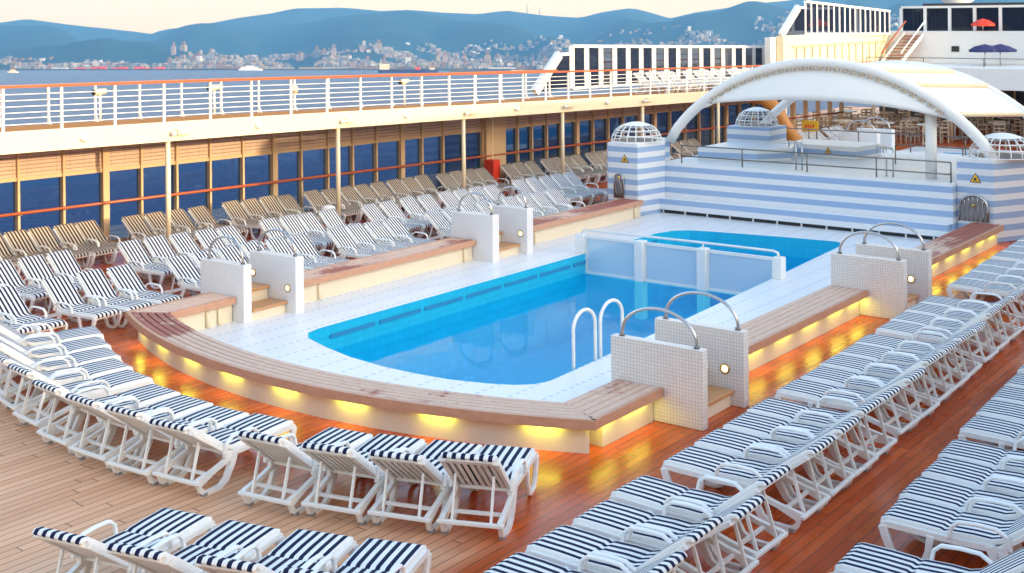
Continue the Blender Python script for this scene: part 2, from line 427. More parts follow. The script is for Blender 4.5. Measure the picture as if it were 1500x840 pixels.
# ------------------------------------------------------------------ benches
def bench_run(name, label, boards_pts, base_poly, z_base_top=.34):
    b = thing(name, label, 'bench')
    return b
def curve_boards(mb, r0, r1, x0, x1, k0, k1, n=28, z0=.35, z1=.45, gap=.022, cnt=5):
    """k0/k1: extra x shift per radius at the ends so the ends meet the straight runs on a mitre"""
    w = (r1 - r0) / cnt
    for i in range(cnt):
        ra, rb = r0 + i*w + gap/2, r0 + (i+1)*w - gap/2
        fa, fb = (ra - r0)/(r1 - r0), (rb - r0)/(r1 - r0)
        A = arc_line(ra, x0[0] + (x0[1]-x0[0])*fa, x1[0] + (x1[1]-x1[0])*fa, n); B = arc_line(rb, x0[0] + (x0[1]-x0[0])*fb, x1[0] + (x1[1]-x1[0])*fb, n)
        mb.prism(A + B[::-1], z0, z1)
cb = thing('curved_bench', 'long curved weathered teak bench around the near end of the pool', 'bench', (0,0,0))
mb = MB(); curve_boards(mb, RI_, RO_ - .06, (XL1 + .0, XL0), (XR0, XR1), 0, 0); mb.bevel(.006, 1).build('seat_boards', M['bench_curve'], cb)
mb = MB(); A = arc_line(RO_ - .058, XL0, XR1, 28); B = arc_line(RO_, XL0 - .02, XR1 + .02, 28); mb.prism(A + B[::-1], .335, .452); mb.build('edge_board', M['edge'], cb)
mb = MB(); A = arc_line(RI_ + .03, XL1, XR0, 28); B = arc_line(RO_ - .17, XL0 + .12, XR1 - .15, 28); mb.prism(A + B[::-1], 0.0, .347); mb.build('plinth', M['plaster'], cb)

def straight_bench(label, side, y0, y1, mitre=0.0, wood='bench'):
    b = thing('teak_bench', label, 'bench', (0,0,0), group='straight teak benches beside the pool')
    x0, x1 = (XR0, XR1) if side == 'r' else (XL0, XL1)
    mb = MB(); cnt = 5; w = (x1 - x0 - .06)/cnt
    for i in range(cnt):
        a, c = x0 + i*w + .011, x0 + (i+1)*w - .011
        if side == 'l': a, c = a + .0, c + .0
        ya = y0; yc = y0
        if mitre:
            ya = arc_pt(RO_, a)[1] if side == 'x' else y0 + mitre*(x1 - a)/(x1-x0); yc = y0 + mitre*(x1 - c)/(x1-x0)
            if side == 'l': ya = y0 + mitre*(a - x0)/(x1-x0); yc = y0 + mitre*(c - x0)/(x1-x0)
        mb.prism([(a, ya), (c, yc), (c, y1), (a, y1)], .35, .45)
    mb.bevel(.006, 1).build('seat_boards', M[wood], b)
    mb = MB()
    if side == 'r': mb.box(x1-.058, x1, y0, y1, .335, .452)
    else: mb.box(x1-.058, x1, y0 + mitre, y1, .335, .452); 
    mb.build('edge_board', M['edge'], b)
    if side == 'l': MB().box(x0-.06, x0-.004, y0, y1, .335, .452).build('edge_board', M['edge'], b)
    px0, px1 = (x0 + .03, x1 - .15) if side == 'r' else (x0 + .12, x1 - .10)
    MB().box(px0, px1, y0 + (mitre+.02 if mitre else 0), y1, 0, .347).build('plinth', M['plaster'], b)
    if side == 'l':
        for yy in (y0 + .8 + mitre, y1 - .3):
            MB().tube([(x1-.07, yy, 0), (x1-.07, yy, .24), (x1-.09, yy, .28), (x1-.11, yy, .29)], .03, 8).build('drain_pipe', M['cream'], b)
    return b
yR0, yI0 = arc_pt(RO_, XR1)[1], arc_pt(RI_, XR0)[1]
straight_bench('short teak bench with mitred corner, left of the tiled wall in the foreground', 'r', yR0 + .012, 13.76, yI0 - yR0)
straight_bench('long pale teak bench with dark wet streaks between the two right stair openings', 'r', 15.06, 20.64)
straight_bench('dark wet teak bench running up to the right striped tower', 'r', 21.97, 28.62, wood='bench_wet')
straight_bench('short teak bench joining the curved bench at its far left end', 'l', arc_pt(RO_, XL0)[1] + .012, 14.04, arc_pt(RI_, XL1)[1] - arc_pt(RO_, XL0)[1])
straight_bench('long teak bench between the two left stair openings', 'l', 15.26, 20.54, wood='bench_wet')
straight_bench('dark red wet teak bench running up to the left striped tower', 'l', 21.96, 27.35, wood='bench_wet')

# ------------------------------------------------------------------ lamps under the bench lip (lit)
def lip_light(x, y, rz, w, power):
    d = bpy.data.lights.new('bench_glow', 'AREA'); d.shape = 'RECTANGLE'; d.size = w; d.size_y = .05; d.energy = power; d.color = (.95, 1, .09)
    o = bpy.data.objects.new('bench_glow', d); C.objects.link(o); o.location = (x, y, .325); o.rotation_euler = (0, 0, rz)
    return o
def strip(parent, x, y, rz, w):
    mb = MB(); mb.box(-w/2, w/2, -.015, .015, -.012, .0); s = mb.build('strip_light', M['stripglow'], parent); s.location = (x, y, .3455); s.rotation_euler = (0, 0, rz)
for x in (-16.75, -15.75, -14.7, -13.6, -12.45, -11.3, -10.05, -8.75):
    px, py = arc_pt(RO_ - .115, x); ang = math.atan2(-(px-ARC.x), -(ARC.y-py)) ; rz = math.asin((px-ARC.x)/(RO_-.115))
    lip_light(px, py, rz, .44, .30); strip(cb, px, py, rz, .34)
BN = [o for o in C.objects if o.name.startswith('teak_bench')]
for k, (b, ys) in enumerate(((BN[0], (12.55, 13.3)), (BN[1], (15.6, 16.6, 17.6, 18.6, 19.6, 20.4)), (BN[2], (22.4, 23.4, 24.4, 25.4, 26.4, 27.4, 28.2)))):
    for y in ys:
        lip_light(XR1 - .105, y, PI/2, .6, .25); strip(b, XR1 - .105, y, PI/2, .40)

# ------------------------------------------------------------------ stair walls with hoops and lamps
def stair_wall(label, x0, x1, y0, y1, ztop=1.0, mat='mosaic', lamp=None):
    t = thing('stair_wall', label, 'wall', (x0, y0, 0), group='paired stair walls around the pool')
    MB().box(0, x1-x0, 0, y1-y0, 0, ztop).bevel(.012, 2).build('wall_body', M[mat], t)
    L = x1-x0; a, b = .14, L-.12; ym = (y1-y0)/2
    pts = [(a + (b-a)*(1-math.cos(PI*i/22))/2, ym, ztop + .02 + .40*math.sin(PI*i/22)**.9) for i in range(23)]
    h = MB().tube([(a, ym, ztop-.005)] + pts + [(b, ym, ztop-.005)], .022, 10).build('grab_hoop', M['steel'], t)
    for q in (a, b): MB().cyl((q, ym), .04, .035, ztop, ztop+.03, 14).build('flange', M['darksteel'], h)
    for lx, ly, lz in (lamp or []):
        s = -1 if ly <= 0 else 1
        r = MB(); r.tube([(lx + .058*math.cos(2*PI*k/20), ly + s*.008, lz + .058*math.sin(2*PI*k/20)) for k in range(20)], .014, 8, True)
        ro = r.build('round_lamp', M['brass'], t)
        d = MB(); d.bm.faces.new([d.bm.verts.new((lx + .05*math.cos(2*PI*k/20), ly + s*.006, lz + .05*math.sin(2*PI*k/20))) for k in range(20)]); d.build('lens', M['lampglow'], ro)
    return t
stair_wall('white mosaic stair wall with steel hoop, nearest in front of the pool ladder', -8.90, -7.54, 13.78, 13.91)
stair_wall('white mosaic stair wall with hoop and lit lamp, just behind the nearest one', -8.90, -7.54, 14.90, 15.04, lamp=[(1.08, 0, .48)])
stair_wall('white mosaic stair wall with hoop, nearer of the far right pair', -8.78, -7.48, 20.66, 20.82)
stair_wall('white mosaic stair wall with hoop and lamp, farther of the far right pair', -8.78, -7.44, 21.78, 21.94, lamp=[(1.02, 0, .48)])
stair_wall('white stair wall with hoop beside the left end of the curved bench', -17.58, -16.44, 14.06, 14.24, mat='mosaicfine')
stair_wall('white stair wall with hoop and two small lamps above left wooden steps', -17.42, -16.22, 15.04, 15.24, mat='mosaicfine', lamp=[(.10, 0, .62), (1.0, 0, .45)])
stair_wall('white stair wall with hoop, nearer of the far left pair', -17.32, -16.18, 20.56, 20.78, mat='mosaicfine')
stair_wall('white stair wall with hoop and small lamp, farther of the far left pair', -17.16, -16.14, 21.72, 21.94, mat='mosaicfine', lamp=[(.84, 0, .45)])
def steps(label, y0, y1, xs, zs):
    t = thing('wooden_steps', label, 'steps', (0,0,0), group='wooden steps between stair walls')
    for (a, b), z in zip(xs, zs):
        MB().box(a, b, y0, y1, z-.05, z).bevel(.006, 1).build('tread', M['tread'], t)
        MB().box(a+.05, b-.05, y0+.004, y1-.004, .003, z-.052).build('riser', M['plaster'], t)
steps('wooden steps between the two nearest right tiled walls', 13.92, 14.89, [(-9.1, -8.80), (-8.79, -8.07), (-8.06, -7.68)], [.225, .45, .225])
steps('wooden steps between the far right pair of tiled walls', 20.83, 21.77, [(-9.1, -8.80), (-8.79, -8.07), (-8.06, -7.62)], [.225, .45, .225])
steps('wooden steps between the near left pair of white walls', 14.25, 15.03, [(-17.9, -17.42), (-17.41, -16.88), (-16.87, -16.42)], [.2, .45, .225])
steps('wooden steps between the far left pair of white walls', 20.79, 21.71, [(-17.8, -17.36), (-17.35, -16.80), (-16.79, -16.32)], [.2, .45, .225])

# ------------------------------------------------------------------ pool ladder and divider
t = thing('pool_ladder', 'white pool ladder of two tall hoops at the near right pool edge', 'ladder', (0,0,0))
for ya, yb in ((15.08, 15.66), (15.80, 16.42)):
    ym, r = (ya+yb)/2, (yb-ya)/2; xe = -10.385
    pts = [(xe, ya, -1.1), (xe, ya, .50)] + [(xe, ym - r*math.cos(PI*i/14), .56 + .26*math.sin(PI*i/14)) for i in range(15)] + [(xe, yb, .5), (xe, yb, -1.1)]
    MB().tube(pts, .027, 10).build('hoop_rail', M['white'], t)
for z in (-.65, -.95):
    MB().box(-10.50, -10.385, 15.66, 15.80, z-.02, z).build('step', M['white'], t)
t = thing('pool_divider', 'low white framed divider with frosted panels across the near pool', 'divider', (0,0,0))
yd = 22.5
posts = [(-15.36, -15.14), (-13.86, -13.66), (-12.38, -12.18), (-10.72, -10.52)]
for a, b in posts: MB().box(a, b, yd-.11, yd+.11, -1.2 if b < -10.6 and a > -15.2 else .021, .44).bevel(.01, 1).build('post', M['white'], t)
for i in range(3):
    a, b = posts[i][1], posts[i+1][0]
    MB().box(a, b, yd-.03, yd+.03, .36, .42).build('frame_bar', M['white'], t)
    MB().box(a, b, yd-.03, yd+.03, -.42, -.35).build('frame_bar', M['white'], t)
    for q in (a, b): MB().box(q-.0 if q == a else q-.04, q+.04 if q == a else q, yd-.028, yd+.028, -.35, .36).build('frame_bar', M['white'], t)
    MB().box(a+.04, b-.04, yd-.008, yd+.008, -.35, .36).build('glass_panel', M['frosted'], t)
MB().tube([(-15.25, yd, .44), (-15.2, yd, .53), (-12.3, yd, .545), (-10.75, yd, .545), (-10.64, yd, .52), (-10.62, yd, .44)], .025, 8).build('hand_rail', M['white'], t)
MB().tube([(-12.28, yd, .42), (-12.28, yd, .545)], .02, 8).build('rail_support', M['white'], t)

# ------------------------------------------------------------------ loungers
def lounger_proto(alpha, cl='cloth', name='sun_lounger'):
    root = thing(name, 'x', 'sun lounger')
    ca, sa = math.cos(alpha), math.sin(alpha)
    hy, hz, bl = -.14, .345, .72
    fr = MB()
    for s in (-1, 1):
        fr.ribbon([(.93, .335), (.88, .35), (.6, .345), (.3, .335), (0, .34), (-.22, .34)], .055, .05, s*.29)
    fr.ribbon([(.90, .345), (.94, .325)], .05, .62); fr.box(-.29, .29, -.16, -.11, .325, .36)
    for k in range(6): x = -.225 + .09*k; fr.box(x-.032, x+.032, -.10, .88, .346, .362)
    fr.build('seat_frame', M['plastic'], root)
    bk = MB()
    def B(d, o=0.0): return (hy - d*ca - o*sa, hz + d*sa - o*ca)
    for s in (-1, 1): bk.ribbon([B(0), B(.25), B(.5), B(.66), B(.71)], .05, [.05, .05, .05, .055, .08], s*.28)
    y, z = B(bl); bk.ribbon([B(bl-.05), B(bl+.03)], .05, [.58, .46])
    for k in range(7): x = -.21 + .07*k; bk.ribbon([B(.0), B(.35), B(bl-.04)], .016, .045, x)
    bk.bevel(.006, 1).build('back_frame', M['plastic'], root)
    # mattress: seat, crease, back and a flap folded over the head end
    def U(d, h): return (hy - d*ca + h*sa, hz + d*sa + h*ca)
    pts = [(.945, .335), (.93, .375), (.88, .392), (.6, .388), (.40, .380), (.36, .368), (.32, .380), (.1, .388), (-.06, .385)]
    th = [.03, .045, .05, .052, .048, .036, .048, .052, .05]
    pts += [U(.06, .045), U(.3, .047), U(.5, .047), U(bl, .045), U(bl+.045, .022), U(bl+.052, -.012)]
    th += [.045, .05, .05, .046, .04, .034]
    pa = MB().ribbon(pts, th, .56, 0, True); pa.bevel(.014, 2)
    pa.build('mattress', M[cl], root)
    for s in (-1, 1):
        MB().ribbon([(.925, .335), (.90, .25), (.845, .11), (.78, .04), (.71, .022), (.62, .022), (.55, .05), (.50, .16), (.47, .335)], [.085, .085, .07, .055, .045, .045, .055, .06, .075], .05, s*.30).bevel(.008, 1).build('leg', M['plastic'], root)
        lg = MB().ribbon([(-.06, .36), (-.12, .22), (-.21, .075), (-.30, .025), (-.40, .022), (-.52, .022), (-.58, .06), (-.63, .16), (-.40, .225), (-.13, .30)], [.085, .08, .065, .05, .045, .045, .05, .055, .05, .05], .05, s*.30).build('leg', M['plastic'], root)
        MB().box(s*.30-.03, s*.30+.03, -.57, -.51, .0, .035).build('foot_cap', M['foot'], lg)
        MB().ribbon([(.30, .36), (.275, .47), (.21, .525), (.05, .54), (-.12, .535), (-.21, .48), (-.25, .36)], [.036, .034, .03, .026, .026, .03, .036], [.042, .042, .05, .055, .055, .046, .042], s*.325).bevel(.008, 1).build('armrest', M['plastic'], root)
        a = U(.42, -.03); MB().bar((s*.20, -.62, .165), (s*.20, a[0], a[1]), .032, .022, (1,0,0)).build('back_strut', M['plastic'], root)
    MB().box(-.345, .345, -.685, -.64, .15, .19).bevel(.006, 1).build('crossbar', M['plastic'], root)
    MB().box(-.29, .29, -.47, -.435, .185, .215).build('crossbar', M['plastic'], root)
    return root

PROTO = {}
def lounger(x, y, rz, alpha, label, group, scale=1.0, z=0.0, cl='cloth'):
    """x, y: floor point under the middle of the lounger; rz: turn of its +Y (foot) axis"""
    alpha += random.choice((-2, 0, 0, 2)); x += random.uniform(-.02, .02); y += random.uniform(-.018, .018)
    if (alpha, cl) not in PROTO: o = PROTO[alpha, cl] = lounger_proto(math.radians(alpha), cl)
    else: o = copy_tree(PROTO[alpha, cl])
    o.location = (x, y, z); o.rotation_euler = (0, 0, rz + random.uniform(-.028, .028)); o.scale = (scale,)*3
    o['label'] = label; o['category'] = 'sun lounger'; o['group'] = group
    return o
def radial(fx, fy, foot=.93):
    """foot centre -> origin and turn, long axis pointing at the bench arc's centre"""
    d = (ARC - Vector((fx, fy))).normalized(); return fx - d.x*foot, fy - d.y*foot, math.atan2(d.y, d.x) - PI/2
# four behind the bench corner (rear leg positions measured)
for k, (x, y) in enumerate([(-10.02, 8.90), (-9.27, 9.13), (-8.54, 9.37), (-7.87, 9.63)]):
    d = (ARC - Vector((x, y))).normalized()
    lounger(x + d.x*.58, y + d.y*.58, math.atan2(d.y, d.x) - PI/2, 38, f'navy striped lounger, {ORD[k]} from left in the four facing the curved bench corner', 'four loungers behind the bench corner')
for k, (x, y) in enumerate([(-9.86, 7.74), (-9.14, 7.93), (-8.44, 8.18), (-7.78, 8.42)]):
    X, Y, r = radial(x, y); lounger(X, Y, r, 38, f'navy striped lounger, {ORD[k]} from left in the bottom row cut by the picture edge', 'four loungers on the bare teak at the bottom')
for k, (x, y) in enumerate([(-11.38, 10.19), (-12.02, 10.09), (-12.69, 10.10), (-13.39, 10.18), (-14.22, 10.38), (-14.90, 10.58), (-15.52, 10.82), (-16.12, 11.12), (-16.74, 11.46)]):
    X, Y, r = radial(x, y); lounger(X, Y, r, 36, f'navy striped lounger, {ORD[k]} from right in the curved row at left of the bench', 'curved row of loungers outside the bench')
# right row along the tiled bench, feet to the pool
ys = [8.62, 9.36, 10.10, 10.84, 11.92, 12.66, 13.36, 14.02, 14.98, 15.70, 16.40, 17.08, 17.74, 18.68, 19.36, 20.06, 20.76, 22.36, 23.06, 23.76, 24.46, 25.34, 26.04, 26.74, 27.44]
for k, y in enumerate(ys):
    xf = -6.74 - .035*(y - 9) if y < 21 else -7.16 - .04*(y-21)
    lounger(xf + .93, y, PI/2 + .015, 37, f'navy striped lounger, {ORD[k]} from the bottom in the long row beside the right bench', 'right row of loungers along the bench')
ys = [9.9, 10.62, 11.86, 12.52, 13.2, 13.86, 14.85, 15.55, 16.22, 16.9, 17.7, 18.4]
for k, y in enumerate(ys):
    xf = -4.36 - .055*(y - 10.5)
    lounger(xf + .93, y, PI/2 + .02, 37, f'navy striped lounger, {ORD[k]} from the bottom in the outer row at the right edge', 'outer right row of loungers')
LS = .86
def left_row(ys, xh0, slope, name, group, cl='cloth', word='navy'):
    for k, y in enumerate(ys):
        xh = xh0 + slope*(y - 13)            # head end
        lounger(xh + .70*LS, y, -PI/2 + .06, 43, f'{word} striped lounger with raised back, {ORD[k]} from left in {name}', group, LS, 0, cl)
left_row([10.75, 11.35, 12.32, 12.95, 13.55, 14.75, 15.32, 15.88, 16.46, 17.02, 17.58, 18.62, 19.17, 19.72, 20.24, 21.55, 22.12, 22.70, 23.27, 24.15, 24.72, 25.27, 25.85], -19.22, .058, 'the row nearest the pool', 'left row of loungers nearest the pool')
left_row([11.9, 12.55, 13.12, 13.69, 15.17, 15.76, 16.36, 16.95, 17.5, 18.55, 19.10, 19.64, 20.2, 21.5, 22.08, 22.68, 23.26, 24.02, 24.55, 25.08, 25.64, 26.75, 27.28, 27.82, 28.36, 28.9], -21.38, .085, 'the middle left row', 'middle left row of loungers')
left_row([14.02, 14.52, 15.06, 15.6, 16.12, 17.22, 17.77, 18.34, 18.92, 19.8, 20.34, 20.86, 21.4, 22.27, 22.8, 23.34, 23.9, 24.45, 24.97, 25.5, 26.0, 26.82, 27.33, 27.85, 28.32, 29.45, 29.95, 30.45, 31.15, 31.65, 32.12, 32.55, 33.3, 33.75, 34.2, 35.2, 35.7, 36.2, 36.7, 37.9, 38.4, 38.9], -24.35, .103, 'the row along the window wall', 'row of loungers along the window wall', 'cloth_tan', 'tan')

# ------------------------------------------------------------------ port side: window wall, deck edge, railing
def PX(y): return -22.3 + .09*(y - 17)       # deck edge line
def WX(y): return -24.62 + .10*(y - 17)      # window wall line
ZB = [(6, 2.66), (13.3, 2.58), (19.8, 2.51), (24, 2.44), (29.5, 2.34), (36.4, 2.24), (52, 2.06)]
def ZL(y):
    for (a, za), (b, zb) in zip(ZB, ZB[1:]):
        if y <= b: return za + (zb-za)*(y-a)/(b-a)
    return ZB[-1][1]
def FT(y): return .43 - .004*(y-13)
Y0, Y1 = 7.0, 52.0
ST = [Y0 + (Y1-Y0)*i/18 for i in range(19)]
# deck edge fascia
t = thing('deck_fascia', 'long cream fascia of the upper promenade deck on the left', 'fascia')
mb = MB()
for a, b in zip(ST, ST[1:]): mb.slab((PX(a), a), (PX(b), b), (ZL(a), ZL(b)), (ZL(a)+FT(a), ZL(b)+FT(b)), .12)
mb.build('fascia_board', M['cream'], t)
def fascia_item(y, zoff): return (PX(y) + .065, y, ZL(y) + zoff)
# deck slab with teak on top, one continuous sheet
mb = MB()
for a, b in zip(ST, ST[1:]):
    za, zb = ZL(a)+FT(a), ZL(b)+FT(b)
    mb.face([(PX(a)-.06, a, za), (PX(b)-.06, b, zb), (WX(b)-.9, b, zb-.15), (WX(a)-.9, a, za-.15)])
    mb.face([(PX(a)-.06, a, ZL(a)+.05), (WX(a)-.9, a, ZL(a)+.05), (WX(b)-.9, b, ZL(b)+.05), (PX(b)-.06, b, ZL(b)+.05)])
def upper_teak():
    tt = NT('upper_teak'); o = tt.obj(); tt.col(tt.mix(tt.noise(o, 2, 4, .6, (8, 1, 1)), (.48, .17, .04), (.60, .26, .07))); tt.rough(.8); tt.b.inputs['Specular IOR Level'].default_value = .1; return tt.m
M['upteak'] = upper_teak()
o = mb.build('promenade_deck', M['upteak']); struct(o)
# fascia lamps
for k, y in enumerate((15.0, 19.3, 23.9, 28.1, 32.2)):
    x, yy, z = fascia_item(y, .20)
    MB().sphere((0,0,0), .085, .9, 14).cyl((0,0), .05, .05, -.02, .02).build('bulkhead_lamp', M['white'])
    o = C.objects[-1]; o.location = (x+.02, yy, z); tag(o, f'round white bulkhead lamp on the cream fascia, {ORD[k]} from left', 'lamp', 'round lamps on the fascia')
for k, y in enumerate((17.2, 21.9, 26.2, 30.3, 34.2)):
    x, yy, z = fascia_item(y, .20)
    t2 = thing('floodlight', f'cream box floodlight on the fascia above a post, {ORD[k]} from left', 'floodlight', (x, yy, z), group='floodlights on the fascia')
    MB().box(0, .12, -.08, .25, -.07, .05).bevel(.012, 1).build('housing', M['cream'], t2)
    MB().sphere((.08, -.16, -.03), .06, 1, 10).build('lamp_head', M['white'], t2)
# posts under the deck edge
for k, y in enumerate((17.01, 21.73, 26.08, 30.22, 34.16, 38.5, 43.0)):
    mb = MB().cyl((0, 0), .055, .055, 0, ZL(y)+.02, 14); o = mb.build('support_post', M['cream']); o.location = (PX(y)-.02, y, 0)
    tag(o, f'slim cream post holding up the promenade deck, {ORD[k]} from left', 'post', 'posts under the promenade deck')
# window wall
ML = [9.5, 10.4, 11.3, 12.2, 13.1, 14.05, 14.96, 15.99, 17.0, 17.9, 18.83, 19.75, 20.7, 21.66, 22.5, 23.37, 24.21, 25.05, 26.0, 26.75, 27.58, 28.44, 29.2, 30.1, 30.75, 31.4, 32.1, 32.8, 33.6, 34.4, 35.2, 36.0, 36.9, 37.8, 38.7, 39.6, 40.5, 41.4, 42.3, 43.2, 44.2, 45.2, 46.2, 47.2, 48.2, 49.2, 50.2, 51.2]
BIG = (17.0, 21.66, 26.0, 33.6, 37.8, 42.3, 47.2)
ww = thing('window_wall', 'glazed wall with louvred frieze behind the left loungers', 'wall')
mb = MB()
for a, b in zip(ML, ML[1:]): mb.slab((WX(a), a), (WX(b), b), (0, 0), (.16, .16), .10)
mb.build('sill', M['mullion'], ww)
mb = MB()
for a, b in zip(ML, ML[1:]): mb.slab((WX(a), a), (WX(b), b), (1.72, 1.72), (1.80, 1.80), .12)
mb.build('lintel', M['mullion'], ww)
def ZW(y): return 1.80 if y < 24 else 1.80 - .012*(y-24)
for i, y in enumerate(ML):
    w = .16 if y in BIG else .055
    mb = MB(); x = WX(y); mb.box(x-.09, x+.09, y-w/2, y+w/2, 0, ZL(y)+.03)
    mb.build('mullion', M['mullion'], ww)
for a, b in zip(ML, ML[1:]):
    if (a, b) == (29.2, 30.1):
        mb = MB(); mb.slab((WX(a)+.05, a+.03), (WX(b)+.05, b-.03), (.16, .16), (ZL(a), ZL(b)), .3); mb.build('wall_panel', M['mullion'], ww)
        mb = MB()
        for q in (.25, .42, .6): x = WX(a)+.05+.16; mb.box(x, x+.03, a+q, a+q+.05, .2, 2.3)
        mb.build('cover_strip', M['cream'], ww); continue
    mb = MB(); mb.slab((WX(a), a+.03), (WX(b), b-.03), (1.80, 1.80), (ZL(a)+.03, ZL(b)+.03), .05); mb.build('louvre', M['louvre'], ww)
    if a < 46:
        mb = MB(); mb.slab((WX(a)-.02, a+.03), (WX(b)-.02, b-.03), (.16, .16), (1.72, 1.72), .012); mb.build('pane', M['glass'], ww)
hr = thing('wall_handrail', 'dark red handrail running along the window wall', 'handrail')
MB().tube([(WX(y)+.18, y, 1.04 - .003*(y-15)) for y in (9.6, 20, 30, 40, 51)], .035, 8).build('rail', M['railwood'], hr)
for y in ML[::1]:
    x = WX(y); MB().bar((x+.08, y, 1.0), (x+.18, y, 1.01), .03, .03).build('bracket', M['mullion'], hr)

# railings of the promenade deck
def railing(label, xf, y0, y1, posts, hrail, outer=False):
    t = thing('deck_railing', label, 'railing', group='railings of the promenade deck')
    def zd(y): return ZL(y)+FT(y) - (.145 if outer else 0)
    def top(y): return zd(y) + hrail(y)
    n = 12; Yl = [y0 + (y1-y0)*i/n for i in range(n+1)]
    mb = MB()
    for a, b in zip(Yl, Yl[1:]): mb.bar((xf(a), a, top(a)), (xf(b), b, top(b)), .09, .05)
    mb.build('top_rail', M['railwood'], t)
    for q in (() if outer else (.14, .27, .39, .52, .65, .78)):
        mb = MB(); mb.tube([(xf(y), y, zd(y) + (hrail(y))*q*1.06) for y in Yl], .010, 6); mb.build('wire', M['white'], t)
    for y in posts:
        mb = MB(); mb.box(xf(y)-.02, xf(y)+.02, y-.026, y+.026, zd(y)-.02, top(y)-.03)
        if outer: mb.bar((xf(y), y, zd(y)+.18), (xf(y)+.10, y, zd(y)), .03, .03, (0,1,0))
        mb.build('post', M['white'], t)
    return t
NP = [8.6, 9.8, 11.0, 12.2] + [13.36, 14.57, 15.75, 16.91, 18.08, 19.18, 20.3, 21.38, 22.44, 23.48, 24.53, 25.53, 26.5, 27.5, 28.47] + [29.45 + 1.02*k for k in range(22)]
railing('white railing with red wooden top rail along the inner promenade edge', PX, 8.0, 51.5, NP, lambda y: .88 - .003*(y-13))
def OX(y): return WX(y) - .75
OP = [9.0, 10.2, 11.4, 12.6, 13.8] + [15.0 + 1.14*k for k in range(17)]
railing('white outer railing at the ship side, seen through the inner railing', OX, 8.0, 33.6, OP, lambda y: .89, True)
# small fittings on the outer railing
def onrail(y, q): return (OX(y), y, ZL(y)+FT(y)+q-.14)
for k, y in enumerate((16.9, 20.0, 26.4)):
    t = thing('searchlight', f'small white searchlight on a stub post at the outer railing, {ORD[k]} from left', 'searchlight', onrail(y + .5, 0), group='searchlights at the outer railing')
    MB().cyl((0,0), .03, .03, 0, .62, 10).build('stub_post', M['white'], t)
    MB().tube([(0,-.16,.68), (0,-.05,.68), (0,.16,.70)], [.07, .08, .06], 12).build('lamp_body', M['cream'], t)
    MB().tube([(0,-.19,.68), (0,-.165,.68)], [.066, .066], 12).build('lens', M['black'], t)
for k, y in enumerate((14.4, 23.0)):
    t = thing('warning_lamp', f'yellowish globe lamp on the outer railing, {ORD[k]} from left', 'lamp', onrail(y, 0), group='globe lamps at the outer railing')
    MB().cyl((0,0), .025, .025, 0, .45, 10).build('stem', M['cream'], t); MB().sphere((0,0,.56), .10, 1.3, 12).build('globe', M['cream'], t)

# ------------------------------------------------------------------ striped platform, towers, domes
pf = thing('striped_platform', 'blue and white striped raised platform across the end of the pool', 'platform')
MB().box(-16.9, -9.165, 28.46, 34.6, 0, 1.27).bevel(.01, 1).build('wall_body', M['bands'], pf)
MB().box(-16.8, -9.2, 28.20, 28.455, .11, .40).bevel(.01, 1).build('step_ledge', M['bands'], pf)
MB().box(-16.8, -9.2, 28.28, 28.45, .0, .105).build('drain_slot', M['black'], pf)
for k in range(12): MB().box(-16.6 + .64*k, -16.56 + .64*k, 28.255, 28.279, .021, .105).build('slot_bracket', M['white'], pf)
MB().box(-16.84, -9.17, 28.50, 34.56, 1.272, 1.285).build('floor_sheet', M['white'], pf)

def dome(label, x, y, z, r, h):
    t = thing('cage_dome', label, 'dome', (x, y, z), group='white cage domes on the towers')
    def pr(k, a): return (r*math.cos(a)*math.cos(k), r*math.cos(a)*math.sin(k), h*math.sin(a))
    for k in range(18):
        MB().tube([pr(2*PI*k/18, PI/2*.62*i/6) for i in range(7)], .014, 6).build('rib', M['white'], t)
    for a in (0.02, .33, .62):
        MB().tube([pr(2*PI*k/32, a) for k in range(32)], .017, 6, True).build('ring', M['white'], t)
    mb = MB(); n = 24; rows = [[mb.bm.verts.new(pr(2*PI*k/n, .62*PI/2*.98 + (PI/2 - .62*PI/2*.98)*i/5)) for k in range(n)] for i in range(5)]; topv = mb.bm.verts.new((0, 0, h))
    for i in range(4):
        for k in range(n): mb.bm.faces.new((rows[i][k], rows[i][(k+1)%n], rows[i+1][(k+1)%n], rows[i+1][k])).smooth = True
    for k in range(n): mb.bm.faces.new((rows[4][k], rows[4][(k+1)%n], topv)).smooth = True
    mb.build('cap', M['white'], t)
    MB().cyl((0,0), r*.8, r*.8, .002, .02, 24).build('dark_base', M['darkroom'], t)
    return t
def sign(parent, x, y, z, s=.12, n=(0,-1)):
    d = Vector((-n[1], n[0], 0)); nn = Vector((n[0], n[1], 0)); c = Vector((x, y, z))
    def P(a, b, o): return c + d*a + Vector((0,0,b)) + nn*o
    mb = MB(); mb.mi = 0
    mb.face([P(-s, -s*.7, .004), P(s, -s*.7, .004), P(0, s*1.05, .004)])
    mb.mi = 1; mb.face([P(-s*.8, -s*.58, .008), P(s*.8, -s*.58, .008), P(0, s*.82, .008)])
    mb.mi = 0
    mb.face([P(-s*.42, -s*.42, .011), P(s*.45, -s*.42, .011), P(s*.45, -s*.30, .011), P(-s*.42, -s*.30, .011)])
    mb.face([P(-s*.30, -s*.22, .011), P(s*.10, -s*.26, .011), P(s*.22, s*.05, .011), P(s*.02, s*.25, .011), P(-s*.14, s*.12, .011)])
    mb.build('warning_sign', [M['black'], M['yellow']], parent)
